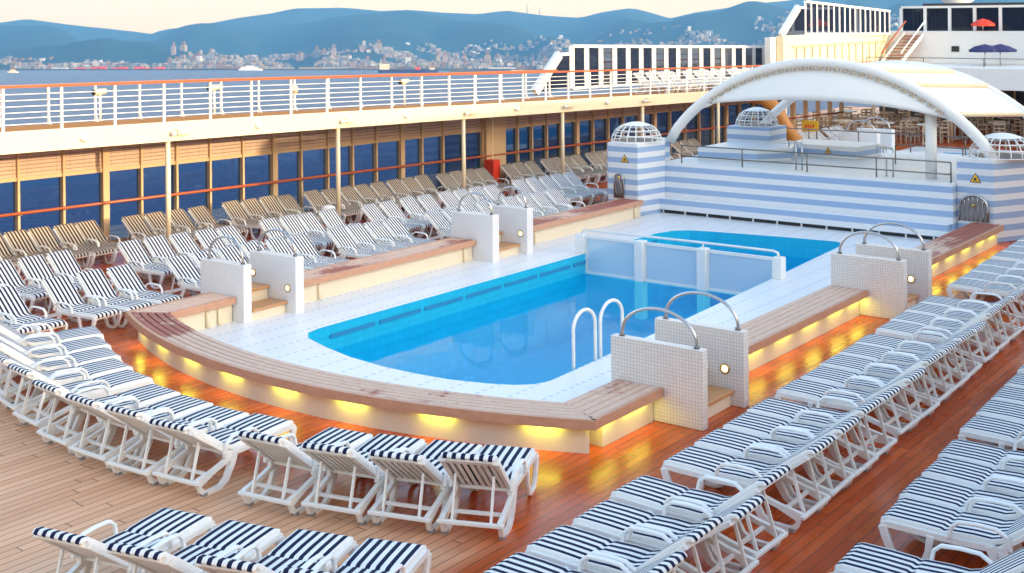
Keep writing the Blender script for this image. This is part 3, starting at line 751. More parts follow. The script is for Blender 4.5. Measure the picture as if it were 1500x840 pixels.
def arch_grille(parent, xa, xb, y, z0, h, mat='steel'):
    cx, r = (xa+xb)/2, (xb-xa)/2
    arc = [(cx + r*math.cos(PI*i/16), y-.02, z0 + h - r + r*math.sin(PI*i/16)) for i in range(17)]
    g = MB().tube([(xb, y-.02, z0)] + arc + [(xa, y-.02, z0)], .025, 8).build('arched_gate', M[mat], parent)
    mb = MB(); mb.bm.faces.new([mb.bm.verts.new((p[0], y-.006, p[2])) for p in [(xb, 0, z0)] + arc + [(xa, 0, z0)]]); mb.build('opening', M['greyback'], g)
    random.seed(int(abs(xa)*100))
    for k in range(1, 6):
        x = xa + (xb-xa)*k/6; top = z0 + h - r + math.sqrt(max(0, r*r - (x-cx)**2)) - .02
        MB().tube([(x + .02*math.sin(i*1.7+k), y-.025, z0 + (top-z0)*i/5) for i in range(6)], .012, 6).build('bar', M[mat], g)
    MB().sphere((cx, y-.03, z0+h-r*.75), .045, 1, 10).build('rosette', M['brass'], g)
lt = thing('striped_tower', 'blue and white striped tower with arched gate at the left of the platform', 'tower', group='striped corner towers')
MB().prism([(-17.72, 27.38), (-16.82, 27.40), (-16.62, 28.452), (-16.90, 28.452), (-16.90, 29.2), (-17.72, 29.2)], 0, 1.87).bevel(.012, 1).build('tower_body', M['bands'], lt)
MB().box(-17.98, -17.73, 27.75, 29.0, 0, 1.80).bevel(.01, 1).build('side_pier', M['bands'], lt)
sign(lt, -17.20, 27.385, 1.46); arch_grille(lt, -17.50, -17.24, 27.38, .455, .62)
rtw = thing('striped_tower', 'blue and white striped tower with wider arched gate at right, behind the bench end', 'tower', group='striped corner towers')
MB().prism([(-9.16, 28.70), (-8.34, 28.72), (-7.80, 29.75), (-7.80, 30.6), (-9.16, 30.6)], 0, 1.86).bevel(.012, 1).build('tower_body', M['bands'], rtw)
sign(rtw, -8.74, 28.705, 1.42, .13); arch_grille(rtw, -9.10, -8.46, 28.70, .455, .60)
bt = thing('striped_tower', 'smaller striped tower at the far left corner of the platform', 'tower', group='striped corner towers')
MB().box(-16.62, -15.30, 31.9, 33.0, 1.286, 2.0).bevel(.012, 1).build('tower_body', M['bands'], bt)
dome('white cage dome on top of the left striped tower', -17.28, 28.1, 1.872, .66, .50)
dome('white cage dome on top of the right striped tower', -8.38, 29.55, 1.862, .74, .54)
dome('white cage dome on the smaller far left tower', -15.95, 32.45, 2.002, .60, .52)
# whirlpool rims on the platform
for label, poly in (('low striped whirlpool rim on the platform, left one behind the near railing', [(-16.3, 29.6), (-14.7, 29.9), (-14.1, 30.7), (-14.4, 31.6), (-16.3, 31.6)]),
                    ('low striped whirlpool rim with warning sign, right of the small tower', [(-14.85, 31.9), (-12.75, 31.75), (-12.6, 33.2), (-14.85, 33.2)])):
    t = thing('whirlpool_rim', label, 'whirlpool', group='whirlpool rims on the platform')
    MB().prism(poly, 1.286, 1.62).bevel(.02, 2).build('rim_wall', M['bands'], t)
sign(C.objects['whirlpool_rim.001'], -13.55, 31.78, 1.48, .10)
# steel railings of the platform
def steel_rail(label, pts, zb, h=.5, bars=(.5, .25), gap=1.0):
    t = thing('steel_railing', label, 'railing', group='steel railings on the platform')
    for q in bars: MB().tube([(p[0], p[1], zb+q*h/.5) for p in pts], .018, 6).build('rail', M['darksteel'], t)
    for a, b in zip(pts, pts[1:]):
        n = max(1, round((Vector(b)-Vector(a)).length/gap))
        for k in range(n+1):
            x, y = a[0]+(b[0]-a[0])*k/n, a[1]+(b[1]-a[1])*k/n
            MB().tube([(x, y, zb), (x, y, zb+h)], .018, 6).build('post', M['darksteel'], t)
    return t
steel_rail('steel railing along the front edge of the striped platform', [(-16.3, 28.75), (-9.3, 28.75)], 1.285, .46, (.5, .2), 1.75)
steel_rail('steel railing at the back of the platform behind the whirlpools', [(-16.7, 34.3), (-9.2, 34.3)], 1.285, .5, (.5,), 1.5)
steel_rail('steel railing along the right edge of the platform near the dome', [(-11.6, 31.5), (-9.0, 31.4)], 1.285, .5, (.5,), .9)
for k, (x, y) in enumerate(((-13.2, 29.0), (-10.9, 29.0))):
    for dx in ((0,)):
        t = thing('grab_rail', f'tall steel grab rail on the platform front, {ORD[k]} from left', 'handrail', (x, y, 1.285), group='grab rails on the platform front')
        for d in (0, .16): MB().tube([(d, 0, 0), (d, 0, .60), (d-.05, .1, .66), (d-.4, .45, .66), (d-.42, .5, .62), (d-.42, .5, .5)], .02, 8).build('rail', M['steel'], t)

# ------------------------------------------------------------------ arched roof over the platform
AX0, AX1 = -16.78, -8.42
def arch(u, ytilt, z0, h, x0=AX0, x1=AX1, p=.80):
    """u 0..1 left to right"""
    x = x0 + (x1-x0)*u
    return (x, ytilt, z0 + h*(max(0, 1-(2*u-1)**2))**p)
ar = thing('arched_roof', 'big white arched canopy spanning between the striped towers', 'canopy')
N = 40
front = [arch(i/N, 29.0, 1.82, 2.14) for i in range(N+1)]
back = [arch(i/N, 33.6, 1.45, 2.30, -16.6, -8.0) for i in range(N+1)]
MB().tube(front, .13, 10).build('front_arch', M['white'], ar)
MB().tube(back, .12, 10).build('rear_arch', M['white'], ar)
# crescent visor between front arch and a flatter lower arc
i0, i1 = 6, 35
low = []
for i in range(i0, i1+1):
    q = (i-i0)/(i1-i0); x = front[i0][0] + (front[i1][0]-front[i0][0])*q
    zt_ = front[i0][2]*(1-q) + front[i1][2]*q - .22
    low.append((x + .02, 29.0 - .50*math.sin(PI*q)**.6, zt_ + (3.06 - zt_)*(1-(2*q-1)**2)**.85))
mb = MB()
K = 6
def vis(i, k):
    a = Vector(front[i0+i]) - Vector((0, .03, .12)); b = Vector(low[i]); f = k/K
    p = a.lerp(b, f); p.z += .06*math.sin(PI*f); return p
vv = [[mb.bm.verts.new(vis(i, k)) for k in range(K+1)] for i in range(len(low))]
vb = [[mb.bm.verts.new(vis(i, k) + Vector((0, .05, .0))) for k in range(K+1)] for i in range(len(low))]
for i in range(len(low)-1):
    for k in range(K):
        for g in (vv, vb): mb.bm.faces.new((g[i][k], g[i+1][k], g[i+1][k+1], g[i][k+1])).smooth = True
    mb.bm.faces.new((vv[i][K], vv[i+1][K], vb[i+1][K], vb[i][K]))
mb.build('visor', M['white'], ar)
mb = MB()
for i in range(i0, i1, 1):
    for f in (.2, .6):
        a = Vector(front[i]).lerp(Vector(front[i+1]), f); mb.box(a.x-.025, a.x+.025, a.y-.16, a.y-.10, a.z-.16, a.z-.10)
mb.build('fixing_studs', M['beige'], ar)
# roof skin between front and rear arch
mb = MB()
def skin(i, k):
    p = Vector(front[i]).lerp(Vector(back[i]), k/4); p.z += .03; return p
for rng in ((7, 36),):
    g = [[mb.bm.verts.new(skin(i, k)) for k in range(5)] for i in range(rng[0], rng[1]+1)]
    for i in range(len(g)-1):
        for k in range(4): mb.bm.faces.new((g[i][k], g[i+1][k], g[i+1][k+1], g[i][k+1])).smooth = True
mb.build('roof_skin', M['white'], ar)
for i in (36, 31, 27):
    MB().tube([Vector(skin(i, k)) + Vector((.02, 0, .03)) for k in range(5)], .06, 8).build('purlin', M['cream'], ar)
for i, j in ((35, 33), (6, 4)):
    mb = MB(); a = Vector(low[-1] if i == 35 else low[0])
    for q in (i, j, i + (2 if i == 35 else -3)): mb.tube([a, front[q]], .022, 6)
    mb.build('truss', M['white'], ar)
MB().cyl((-16.55, 33.6), .30, .05, 1.286, 1.62, 20).build('cone_foot', M['white'], ar)
MB().cyl((-9.9, 29.2), .13, .13, 1.286, 2.78, 20).build('column', M['white'], ar)

# ------------------------------------------------------------------ far end: second pool walls, dining area, upper decks
def far_wall(label, x0, x1, y0, y1):
    t = thing('stair_wall', label, 'wall', (x0, y0, 0), group='stair walls of the far pool')
    MB().box(0, x1-x0, 0, y1-y0, 0, 1.0).bevel(.012, 1).build('wall_body', M['white'], t)
    pts = [((x1-x0)*(.1+.8*(1-math.cos(PI*i/16))/2), (y1-y0)/2, 1.0+.4*math.sin(PI*i/16)) for i in range(17)]
    MB().tube(pts, .025, 8).build('grab_hoop', M['steel'], t)
far_wall('white stair wall of the far pool, nearer of two', -17.4, -16.1, 42.0, 42.3)
far_wall('white stair wall of the far pool, farther of two', -17.4, -16.1, 43.4, 43.7)
t = thing('teak_bench', 'small distant teak bench beside the far pool stair walls', 'bench')
MB().box(-17.3, -16.6, 37.2, 41.9, .35, .45).build('seat_boards', M['bench'], t); MB().box(-17.2, -16.7, 37.2, 41.9, 0, .348).build('plinth', M['plaster'], t)
for k, y in enumerate((38.0, 38.55, 39.1, 41.0, 41.55, 42.1, 42.65, 43.6, 44.15, 44.7, 45.6, 46.15, 46.7)):
    lounger(-19.2 + .03*(y-38), y, -PI/2 + .05, 43, f'small distant lounger beyond the platform, {ORD[k]} from near', 'loungers beside the far pool', .84)
# dining chairs and tables, small: one mesh each
def chair_mesh():
    mb = MB()
    for x in (-.2, .2):
        mb.box(x-.02, x+.02, -.2, -.16, 0, .86); mb.box(x-.02, x+.02, .16, .2, 0, .62); mb.box(x-.025, x+.025, -.2, .2, .60, .64)
    mb.box(-.22, .22, -.2, .22, .42, .46); mb.box(-.2, .2, -.2, -.17, .55, .60); mb.box(-.2, .2, -.2, -.17, .70, .75); mb.box(-.22, .22, -.21, -.17, .82, .87)
    return mb.mesh('dining_chair', M['beige'])
def table_mesh():
    mb = MB(); mb.cyl((0,0), .42, .42, .72, .76, 20); mb.cyl((0,0), .04, .04, .03, .72, 10); mb.cyl((0,0), .25, .22, 0, .03, 16); return mb.mesh('dining_table', M['tablewhite'])
CM, TM = chair_mesh(), table_mesh()
for gx in range(6):
    for gy in range(3):
        x, y = -22.0 + gx*1.75 + .3*(gy % 2), 49.0 + gy*2.4
        if x > -16.2 and gy == 0: continue
        o = bpy.data.objects.new('dining_table', TM); C.objects.link(o); o.location = (x, y, 0)
        tag(o, 'small round white table among the beige chairs of the shaded dining area', 'table', 'tables of the dining area')
        for k in range(3):
            a = k*2*PI/3 + gx + gy; c = bpy.data.objects.new('dining_chair', CM); C.objects.link(c); c.location = (x+.62*math.cos(a), y+.62*math.sin(a), 0); c.rotation_euler = (0, 0, a + PI/2)
            tag(c, 'beige slatted chair at a round table in the shaded dining area', 'chair', 'chairs of the dining area')
# transverse deck over the dining area
t = thing('transverse_deck', 'white deck edge crossing the far end above the dining area', 'deck edge')
MB().box(-21.2, -2, 49.4, 49.7, 2.14, 2.99).bevel(.02, 1).build('edge_beam', M['white'], t)
MB().box(-21.2, -2, 49.7, 58.9, 2.62, 2.75).build('deck_slab', M['white'], t)
for k, x in enumerate((-19.4, -16.2, -13.1)):
    o = MB().cyl((0,0), .07, .07, 0, 2.61, 12).build('support_post', M['cream']); o.location = (x, 50.2, 0)
    tag(o, f'cream post under the far transverse deck, {ORD[k]} from left', 'post', 'posts under the far deck')
t = thing('dining_bulkhead', 'dark glazed bulkhead behind the dining area', 'bulkhead')
MB().box(-22.2, -2, 58.2, 58.4, 0, 2.61).build('panel', M['darkroom'], t)
for k in range(14): MB().box(-22 + 1.2*k, -21.9 + 1.2*k, 58.15, 58.198, 0, 2.5).build('mullion', M['mullion'], t)
# yellow board, orange chute, red box
t = thing('yellow_board', 'yellow board with red marks standing among the far loungers', 'sign', (-19.4, 43.9, 0))
MB().box(-.32, .32, -.02, .02, .75, 1.15).build('board', M['yellow'], t)
mb = MB()
for k in range(4): mb.box(-.2+.1*k, -.14+.1*k, -.026, -.022, .87 + .02*(k % 2), 1.0 + .02*(k % 2))
mb.build('red_marks', M['red'], t)
for x in (-.25, .25): MB().box(x-.02, x+.02, -.02, .02, 0, .75).build('leg', M['darksteel'], t)
t = thing('orange_chute', 'curved orange chute behind the small striped tower', 'chute', (-19.1, 39.6, 0))
MB().tube([(-.6, 0, 2.3), (-.1, 0, 2.25), (.3, .1, 1.9), (.6, .2, 1.3), (1.0, .3, .7), (1.7, .4, .45)], .24, 12).build('tube', M['orange'], t)
for x, z in ((-.4, 2.1), (.5, 1.3)): MB().cyl((x, .1), .05, .05, 0, z, 10).build('support', M['darksteel'], t)
t = thing('red_locker', 'bright red locker standing at the window wall between loungers', 'locker', (-22.9, 29.1, 0))
MB().box(-.18, .18, -.16, .16, .04, .92).bevel(.015, 1).build('cabinet', M['red'], t); MB().box(.182, .19, -.13, .13, .12, .84).build('door', M['red'], t)
t = thing('litter_bin', 'grey steel litter bin with domed lid beside the second post', 'bin', (-21.45, 20.95, 0))
MB().cyl((0,0), .17, .18, 0, .62, 20).build('bin_body', M['steel'], t); MB().sphere((0,0,.64), .17, .55, 16).build('lid', M['white'], t)

# upper windscreens on the promenade deck
def windscreen(label, P0, P1, zb, zt, n, slant, group=None, mw=.26, mt=.05):
    """glazed screen from plan point P0 to P1; slanted leading edge at P0"""
    t = thing('windscreen', label, 'windscreen', group=group)
    A, B = Vector((*P0, 0)), Vector((*P1, 0)); D = B - A
    def at(q, f): p = A + D*q; return Vector((p.x, p.y, (zb[0] + (zb[1]-zb[0])*q)*(1-f) + (zt[0] + (zt[1]-zt[0])*q)*f))
    MB().bar(at(0, 1), at(1, 1), .16, .10).build('top_rail', M['white'], t)
    MB().bar(at(0, .02), at(1, .02), .14, .10).build('bottom_rail', M['white'], t)
    for k in range(n+1):
        MB().bar(at(k/n, .02), at(k/n, 1), mt, mw, D).build('mullion', M['white'], t)
    for k in range(n):
        a, b = k/n, (k+1)/n
        mb = MB(); mb.face([at(a, .03), at(b, .03), at(b, .98), at(a, .98)]); mb.build('pane', M['tinted'], t)
    d = D.normalized(); L0 = at(0, 0) - d*slant; L1 = at(0, .82) - d*.7
    MB().bar(L0, L1, .16, .3, d).build('slanted_post', M['white'], t)
    MB().bar(L1, at(0, .82), .14, .1).build('top_rail', M['white'], t)
    mb = MB(); mb.face([L0 + d*.1, at(0, .03), at(0, .8), L1 + d*.05]); mb.build('pane', M['tinted'], t)
    return t
windscreen('long white framed glass windscreen along the upper promenade deck', (-24.0, 34.9), (-23.2, 51.5), (2.68, 2.45), (4.13, 3.68), 20, 2.0, 'upper deck windscreens')
for k in range(22):
    y = 36.0 + k*.62 + .35*(k//4)
    if y > 50: break
    lounger(PX(y) - .95, y, -PI/2 + .05, 43, f'white lounger on the upper deck before the windscreen, {ORD[k]} from left', 'loungers on the upper promenade deck', .80, ZL(y)+FT(y)-.07)
# stepped upper house: wall, screen, stairs, bridge front
uh = thing('upper_house', 'white upper deck house with stair and tall windows at the far right', 'deck house')
MB().prism([(-22.3, 47.2), (-22.0, 47.2), (-22.0, 59), (-22.3, 59)], 2.3, 4.25).build('side_wall', M['cream'], uh)
MB().prism([(-22.58, 46.7), (-22.32, 46.7), (-22.32, 48.6), (-22.58, 48.6)], 2.3, 4.2).build('wing_wall', M['white'], uh)
MB().box(-22.3, -2, 59.0, 59.4, 2.3, 4.15).build('front_wall', M['white'], uh)
MB().box(-22.3, -2, 59.0, 70, 4.155, 4.25).build('upper_floor', M['white'], uh)
MB().box(-22.2, -2, 58.6, 59.0, 2.76, 2.82).build('ledge', M['white'], uh)
mb = MB()
for k in range(12): mb.box(-21.99, -21.95, 48.4 + .8*k, 48.44 + .8*k, 2.8, 3.75)
mb.build('panel_joint', M['mullion'], uh)
MB().box(-21.995, -21.93, 48.0, 58.5, 3.76, 3.82).build('panel_trim', M['mullion'], uh)
for x, w, z in ((-19.0, .35, 3.3), (-18.0, .2, 3.45), (-16.9, .25, 3.45)): MB().box(x, x+w, 58.96, 58.998, z, z+.26 if w > .3 else z+.1).build('vent', M['black'], uh)
windscreen('white framed glass windscreen on top of the upper deck house', (-22.1, 49.6), (-21.9, 58.8), (4.26, 4.12), (5.66, 5.22), 16, 2.3, 'upper deck windscreens', .13, .03)
bf = thing('bridge_front', 'row of tall dark windows along the top deck at far right', 'window wall')
MB().box(-21.9, -2, 60.4, 60.6, 5.35, 5.46).build('top_beam', M['white'], bf)
for k in range(16):
    x = -21.9 + 1.18*k; MB().box(x-.07, x+.07, 60.38, 60.62, 4.252, 5.35).build('mullion', M['white'], bf)
    MB().box(x+.07, x+1.11, 60.48, 60.5, 4.252, 5.35).build('pane', M['tinted'], bf)
MB().box(-21.9, -2, 63.5, 63.7, 4.252, 5.6).build('rear_wall', M['darkroom'], bf)
st = thing('deck_stair', 'white stair with red treads climbing to the top deck', 'stairs', (0,0,0))
for k in range(9): MB().box(-21.75 + .07*k, -20.95 + .07*k, 57.6 + .15*k, 57.85 + .15*k, 2.82 + .15*k, 2.86 + .15*k).build('tread', M['railwood'], st)
for x in (-21.80, -20.88):
    MB().bar((x, 57.5, 2.8), (x + .6, 59.1, 4.2), .05, .16).build('stringer', M['white'], st)
    MB().bar((x, 57.5, 3.25), (x + .6, 59.1, 4.75), .05, .05).build('hand_rail', M['railwood'] if x < -21 else M['white'], st)
t = thing('radar_pedestal', 'round white radar pedestal at the top right edge', 'pedestal', (-22.2, 70, 0))
MB().cyl((0,0), .60, .88, 5.60, 5.78, 24).cyl((0,0), .88, .92, 5.78, 6.1, 24).build('drum', M['white'], t); MB().cyl((0,0), .45, .55, 4.25, 5.59, 20).build('pillar', M['white'], t)
def parasol(label, x, y, zg, ztop, r, mat):
    t = thing('parasol', label, 'parasol', (x, y, zg), group='parasols on the upper decks')
    mb = MB(); n = 8; h = ztop - zg
    topv = mb.bm.verts.new((0, 0, h)); ring = [mb.bm.verts.new((r*math.cos(2*PI*k/n), r*math.sin(2*PI*k/n), h-.26)) for k in range(n)]; mid = [mb.bm.verts.new((r*.55*math.cos(2*PI*k/n), r*.55*math.sin(2*PI*k/n), h-.10)) for k in range(n)]
    low_ = [mb.bm.verts.new((r*.99*math.cos(2*PI*k/n), r*.99*math.sin(2*PI*k/n), h-.36)) for k in range(n)]
    for k in range(n):
        j = (k+1) % n; mb.bm.faces.new((mid[k], mid[j], topv)); mb.bm.faces.new((ring[k], ring[j], mid[j], mid[k])); mb.bm.faces.new((low_[k], low_[j], ring[j], ring[k]))
    mb.build('canopy', M[mat], t); MB().cyl((0,0), .025, .025, 0, h-.05, 10).build('pole', M['steel'], t)
parasol('dark blue parasol before the white upper wall, left of two', -16.95, 57.2, 2.75, 3.72, .72, 'navy')
parasol('dark blue parasol before the white upper wall, right of two', -16.4, 57.6, 2.75, 3.72, .72, 'navy')
parasol('closed-looking red parasol under the top deck windows', -17.8, 59.8, 4.25, 4.85, .55, 'red')
steel_rail('thin railing above the transverse deck at right', [(-19.6, 50.0), (-3, 50.0)], 2.99, .34, (.5,), 2.4)

# starboard side of the ship, opposite the window wall and outside the frame to the right
sd = thing('starboard_house', 'white starboard deck house opposite the window wall', 'deck house')
MB().box(3.0, 7.0, -4, 23.5, 0, 4.9).build('wall_body', M['cream'], sd)
MB().box(3.0, 7.0, 23.5, 66, 0, 6.4).build('wall_body', M['cream'], sd)
for k in range(20): MB().box(2.97, 2.998, -2+1.25*k, -1.2+1.25*k, .3, 1.9).build('window', M['darkroom'], sd)

# ------------------------------------------------------------------ sea, land, town, boats (level frame)
def lv(o, m=None):
    o.matrix_world = LEVEL @ (m or Matrix.Identity(4)); return o
mb = MB(); mb.face([(-9000, -3000, SEA), (9000, -3000, SEA), (9000, 9000, SEA), (-9000, 9000, SEA)]); lv(struct(mb.build('sea', M['sea'])))
RIDGE = [(-.75, .022), (-.5, .026), (-.41, .0312), (-.388, .0345), (-.377, .0328), (-.355, .0295), (-.301, .0235), (-.289, .0219), (-.279, .0257), (-.246, .0301), (-.219, .0355), (-.191, .0394), (-.175, .0432), (-.137, .0437), (-.104, .041), (-.082, .0421), (-.055, .0394), (-.027, .0383), (-.005, .0415), (.027, .0372), (.055, .0355), (.071, .0399), (.096, .0437), (.115, .0383), (.126, .0344), (.148, .0394), (.169, .0421), (.191, .0454), (.219, .0486), (.246, .0525), (.301, .0557), (.41, .0567), (.7, .05)]
def ridge(a):
    if a <= RIDGE[0][0]: return RIDGE[0][1]
    for (p, v), (q, w) in zip(RIDGE, RIDGE[1:]):
        if a <= q: return v + (w-v)*(a-p)/(q-p)
    return RIDGE[-1][1]
from mathutils import noise as mn
D0, D1 = 2530.0, 6000.0
def ground(a, d):
    t = max(0, (d-D0)/(D1-D0)); k = min(1, t)
    top = ridge(a)*D1 - SEA
    mid = 1.0 + .9*max(0, min(1, (a-.05)/.25))           # the right side climbs earlier
    base = top*(k**(1.75/mid))
    n = mn.noise((a*14, d*.0014, 0))*75 + mn.noise((a*40, d*.004, 5))*14
    fade = max(0, min(1, t*5))*max(0, min(1, (1-k)*3))
    fore = math.exp(-((t-.5)/.2)**2)*max(0, .30 + .55*mn.noise((a*10, 3.7, 1)) + .25*mn.noise((a*31, 1.3, 8)))*top*.55
    base = min(base + fore, max(base, ridge(a)*d*.86 - SEA*.8))
    z = SEA + base + n*fade + (1.2 if d <= D0+20 else 2.5)
    if t > 1: z = SEA + top*(1 - (t-1)*1.2)
    return z
mb = MB(); NA, ND = 220, 46
ds = [D0, D0+.5] + [D0 + (7200-D0)*(i/(ND-2))**1.25 for i in range(1, ND-1)]
g = []
for i in range(NA+1):
    a = -.78 + 1.5*i/NA; g.append([mb.bm.verts.new((a*d, d, (SEA-1) if j == 0 else ground(a, d))) for j, d in enumerate(ds)])
for i in range(NA):
    for j in range(len(ds)-1):
        mb.bm.faces.new((g[i][j], g[i+1][j], g[i+1][j+1], g[i][j+1])).smooth = True
lv(struct(mb.build('hills', M['hill'])))
# the town as one mass, and its larger blocks one by one
mb = MB(); random.seed(21)
def block(mb, w, dp, h, x=0, y=0, z=0, rz=0):
    c, s = math.cos(rz), math.sin(rz); mb.prism([(x + a*c - b*s, y + a*s + b*c) for a, b in ((-w/2,-dp/2),(w/2,-dp/2),(w/2,dp/2),(-w/2,dp/2))], z - 6, z + h)
def LIM(a):
    L = [(-.6, .002), (-.3, .0035), (-.22, .008), (-.12, .014), (.03, .020), (.12, .027), (.22, .040), (.5, .040)]
    for (p_, v_), (q_, w_) in zip(L, L[1:]):
        if a <= q_: return v_ + (w_-v_)*(a-p_)/(q_-p_)
    return .034
cnt = 0
while cnt < 17000:
    a = random.uniform(-.5, .45); q = random.random(); d = D0 + 30 + 2300*q**1.7
    right = max(0, min(1, (a+.30)/.45)); reach = 650 + 1700*right
    if random.random() < .55*(1-right): continue
    if d - D0 > reach*random.uniform(.35, 1): continue
    gz = ground(a, d)
    if gz/d > LIM(a)*random.uniform(.35, 1.0): continue
    if mn.noise((a*26, d*.006, 9)) < -.04 + .10*random.random(): continue
    mb.mi = random.choices(range(6), (5, 3, 2, 6, 1, 2))[0]
    w = random.uniform(4, 12); h = random.uniform(3.5, 8) if random.random() < .88 else random.uniform(8, 15)
    block(mb, w, random.uniform(5, 11), h*.9, a*d, d, gz, random.uniform(-.4, .4)); cnt += 1
lv(struct(mb.build('hillside_town', TOWN), 'stuff'))
for k in range(44):
    a = random.uniform(-.28, .26); d = D0 + random.uniform(90, 700); mb = MB(); w = random.uniform(8, 15); h = random.uniform(13, 24)
    block(mb, w, 14, h); mb.mi = 1; block(mb, w*.5, 8, 3.5, 0, 0, h + 6)
    o = mb.build('apartment_block', [random.choice(TOWN[:5]), TOWN[5]]); lv(o, Matrix.Translation((a*d, d, ground(a, d))) @ Matrix.Rotation(random.uniform(-.3, .3), 4, 'Z'))
    tag(o, 'tall pale apartment block standing above the low houses of the waterfront town', 'apartment block', 'tall blocks of the distant town')
for k in range(34):
    a = -.36 + .022*k + random.uniform(-.006, .006); d = D0 + random.uniform(15, 60); mb = MB()
    w = random.uniform(24, 60); block(mb, w, 18, random.uniform(3, 5.5)); 
    o = mb.build('harbour_shed', [random.choice([TOWN[4], TOWN[0], TOWN[5], TOWN[2]])]); lv(o, Matrix.Translation((a*d, d, ground(a, d))))
    tag(o, 'long low shed on the distant harbour waterfront', 'shed', 'sheds along the distant quay')
for k in range(8):
    a = -.345 + .0085*k + .004*(k % 2); d = D0 - 14; mb = MB(); mb.box(-9, 9, -4, 4, 0, 3 + 1.2*(k % 3)); o = mb.build('container_stack', M['red']); lv(o, Matrix.Translation((a*d, d, SEA+2)))
    tag(o, 'red container stack on the distant quay at left', 'containers', 'red containers on the distant quay')
mb = MB(); mb.box(-1700, 1500, 2496, 2528, SEA-2, SEA+2.4); o = mb.build('quay', M['darkroom']); lv(o); struct(o)
# ships
def hullship(name, label, x, d, L, hh, mats, sup):
    t = thing(name, label, 'ship'); t.matrix_world = LEVEL @ Matrix.Translation((x, d, SEA))
    mb = MB(); n = 10; w = L*.075
    outl = [(-L/2, -w*.7), (L*.32, -w), (L/2, 0), (L*.32, w), (-L/2, w*.7)]
    mb.prism(outl, -1, hh); mb.build('hull', M[mats[0]], t)
    for (x0, x1, z0, z1, m) in sup: MB().box(x0*L, x1*L, -w*.6, w*.6, hh+.01+z0, hh+z1).build('superstructure', M[m], t)
    MB().cyl((sup[0][0]*L + 2, 0), .5, .3, hh+sup[0][3], hh+sup[0][3]+L*.08, 8).build('mast', M['cream'], t)
    return t
hullship('cargo_ship', 'dark hulled cargo ship with pale bridge moored off the town', -.083*1935, 1935, 92, 5, ('navy',), [(-.48, -.32, 0, 9, 'cream'), (-.28, .10, 0, 2.2, 'darksteel'), (.12, .2, 0, 3.5, 'red'), (.36, .44, 0, 3, 'cream')])
hullship('barge', 'long dark barge lying to the right of the cargo ship', -.02*1985, 1985, 120, 4, ('darksteel',), [(-.4, -.3, 0, 3, 'darksteel'), (-.1, .3, 0, 1.5, 'navy')])
hullship('tug_boat', 'small cream tug boat on the water at the far left', -.399*1930, 1930, 17, 2.2, ('cream',), [(-.3, .22, 0, 2.6, 'cream'), (-.12, .12, 2.6, 5, 'orange')])
hullship('ferry', 'white ferry lying close under the distant shore', -.209*2420, 2420, 46, 3.5, ('white',), [(-.42, .3, 0, 3.5, 'white'), (-.2, .15, 3.5, 6, 'white')])
for k, a in enumerate((.012, .022)):
    d = D1; t = thing('ridge_mast', f'thin aerial mast on the ridge, {ORD[k]} from left', 'mast', group='aerial masts on the ridge'); t.matrix_world = LEVEL @ Matrix.Translation((a*d, d, ground(a, d)))
    MB().cyl((0,0), 2.2, .8, -5, 34 - 8*k, 6).build('lattice', M['darksteel'], t)

# ------------------------------------------------------------------ haze over sea and land
HZ = 1.55e-4
mb = MB(); mb.box(-8800, 8800, -2900, 7250, SEA-1.5, 420)
t = NT('haze_air'); t.n.remove(t.b); pv = t.new('ShaderNodeVolumePrincipled')
pv.inputs['Color'].default_value = (.19, .52, 1.0, 1); pv.inputs['Density'].default_value = HZ; pv.inputs['Anisotropy'].default_value = 0.0
t.l.new(pv.outputs[0], t.out.inputs['Volume'])
o = mb.build('haze', t.m); lv(o); struct(o, 'stuff')

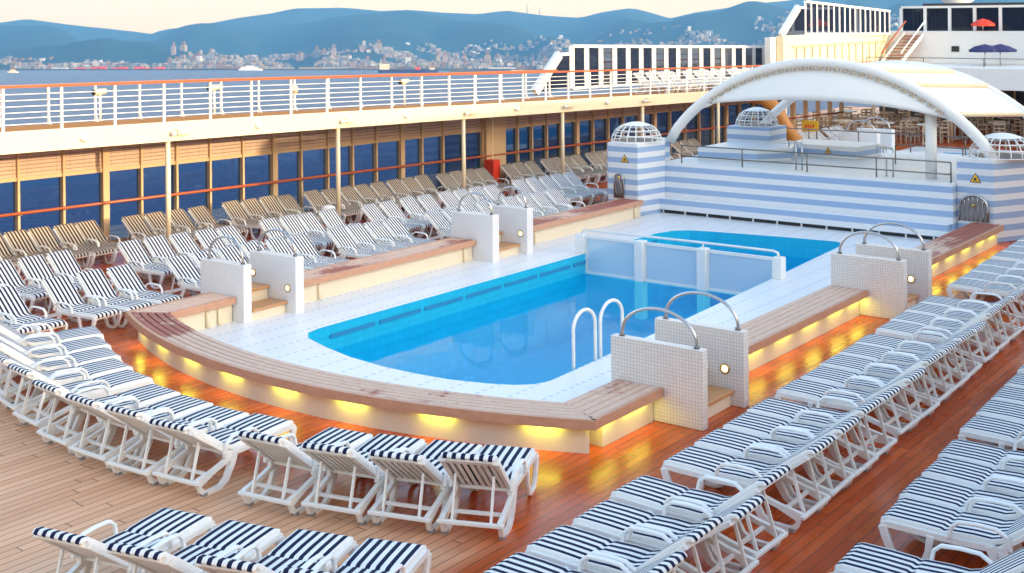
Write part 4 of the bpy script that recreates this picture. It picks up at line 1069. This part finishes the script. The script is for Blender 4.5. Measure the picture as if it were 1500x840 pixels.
# ------------------------------------------------------------------ light
SUN_EL, SUN_AZ = math.radians(9), Vector((1, .08))
sd_ = Vector((SUN_AZ.x, SUN_AZ.y, 0)).normalized()*math.cos(SUN_EL) + Vector((0, 0, math.sin(SUN_EL)))
L = bpy.data.lights.new('sun', 'SUN'); L.energy = 1.15; L.angle = math.radians(.6); L.color = (1, .74, .42)
so = bpy.data.objects.new('sun', L); C.objects.link(so); so.rotation_euler = sd_.to_track_quat('Z', 'Y').to_euler()
W = bpy.data.worlds.new('World'); S.world = W; W.use_nodes = True; nt = W.node_tree
sky = nt.nodes.new('ShaderNodeTexSky'); sky.sky_type = 'NISHITA'; sky.sun_disc = False
sky.sun_elevation = SUN_EL
Linv = LEVEL.to_3x3().inverted()
sl = Linv @ sd_
sky.sun_rotation = math.atan2(sl.x, sl.y); sky.air_density = 1.0; sky.dust_density = 2.5; sky.ozone_density = 1.0
tc = nt.nodes.new('ShaderNodeTexCoord'); mp = nt.nodes.new('ShaderNodeMapping'); mp.inputs['Rotation'].default_value = Linv.to_euler()
nt.links.new(tc.outputs['Generated'], mp.inputs[0]); nt.links.new(mp.outputs[0], sky.inputs[0])
bg = nt.nodes['Background']; bg.inputs[1].default_value = .15; sx = nt.nodes.new('ShaderNodeSeparateXYZ'); nt.links.new(mp.outputs[0], sx.inputs[0])
mr = nt.nodes.new('ShaderNodeMapRange'); mr.interpolation_type = 'SMOOTHSTEP'; nt.links.new(sx.outputs[2], mr.inputs[0])
for i_, v_ in ((1, .03), (2, .42), (3, .85), (4, 0.0)): mr.inputs[i_].default_value = v_
mx = nt.nodes.new('ShaderNodeMix'); mx.data_type = 'RGBA'; nt.links.new(mr.outputs[0], mx.inputs[0]); nt.links.new(sky.outputs[0], mx.inputs[6]); mx.inputs[7].default_value = (3.6, 2.25, .72, 1)
nt.links.new(mx.outputs[2], bg.inputs[0])

S.view_settings.view_transform = 'Standard'; S.view_settings.look = 'None'; S.view_settings.exposure = 2.5; S.view_settings.gamma = 1.0
S.render.engine = 'CYCLES'
S.cycles.use_denoising = True
S.cycles.max_bounces = 8; S.cycles.transparent_max_bounces = 16; S.cycles.volume_bounces = 0
S.cycles.caustics_reflective = False; S.cycles.caustics_refractive = False
S.cycles.sample_clamp_indirect = 4.0
for o in C.objects:
    if o.get('label') == 'x': o['label'] = 'striped lounger'
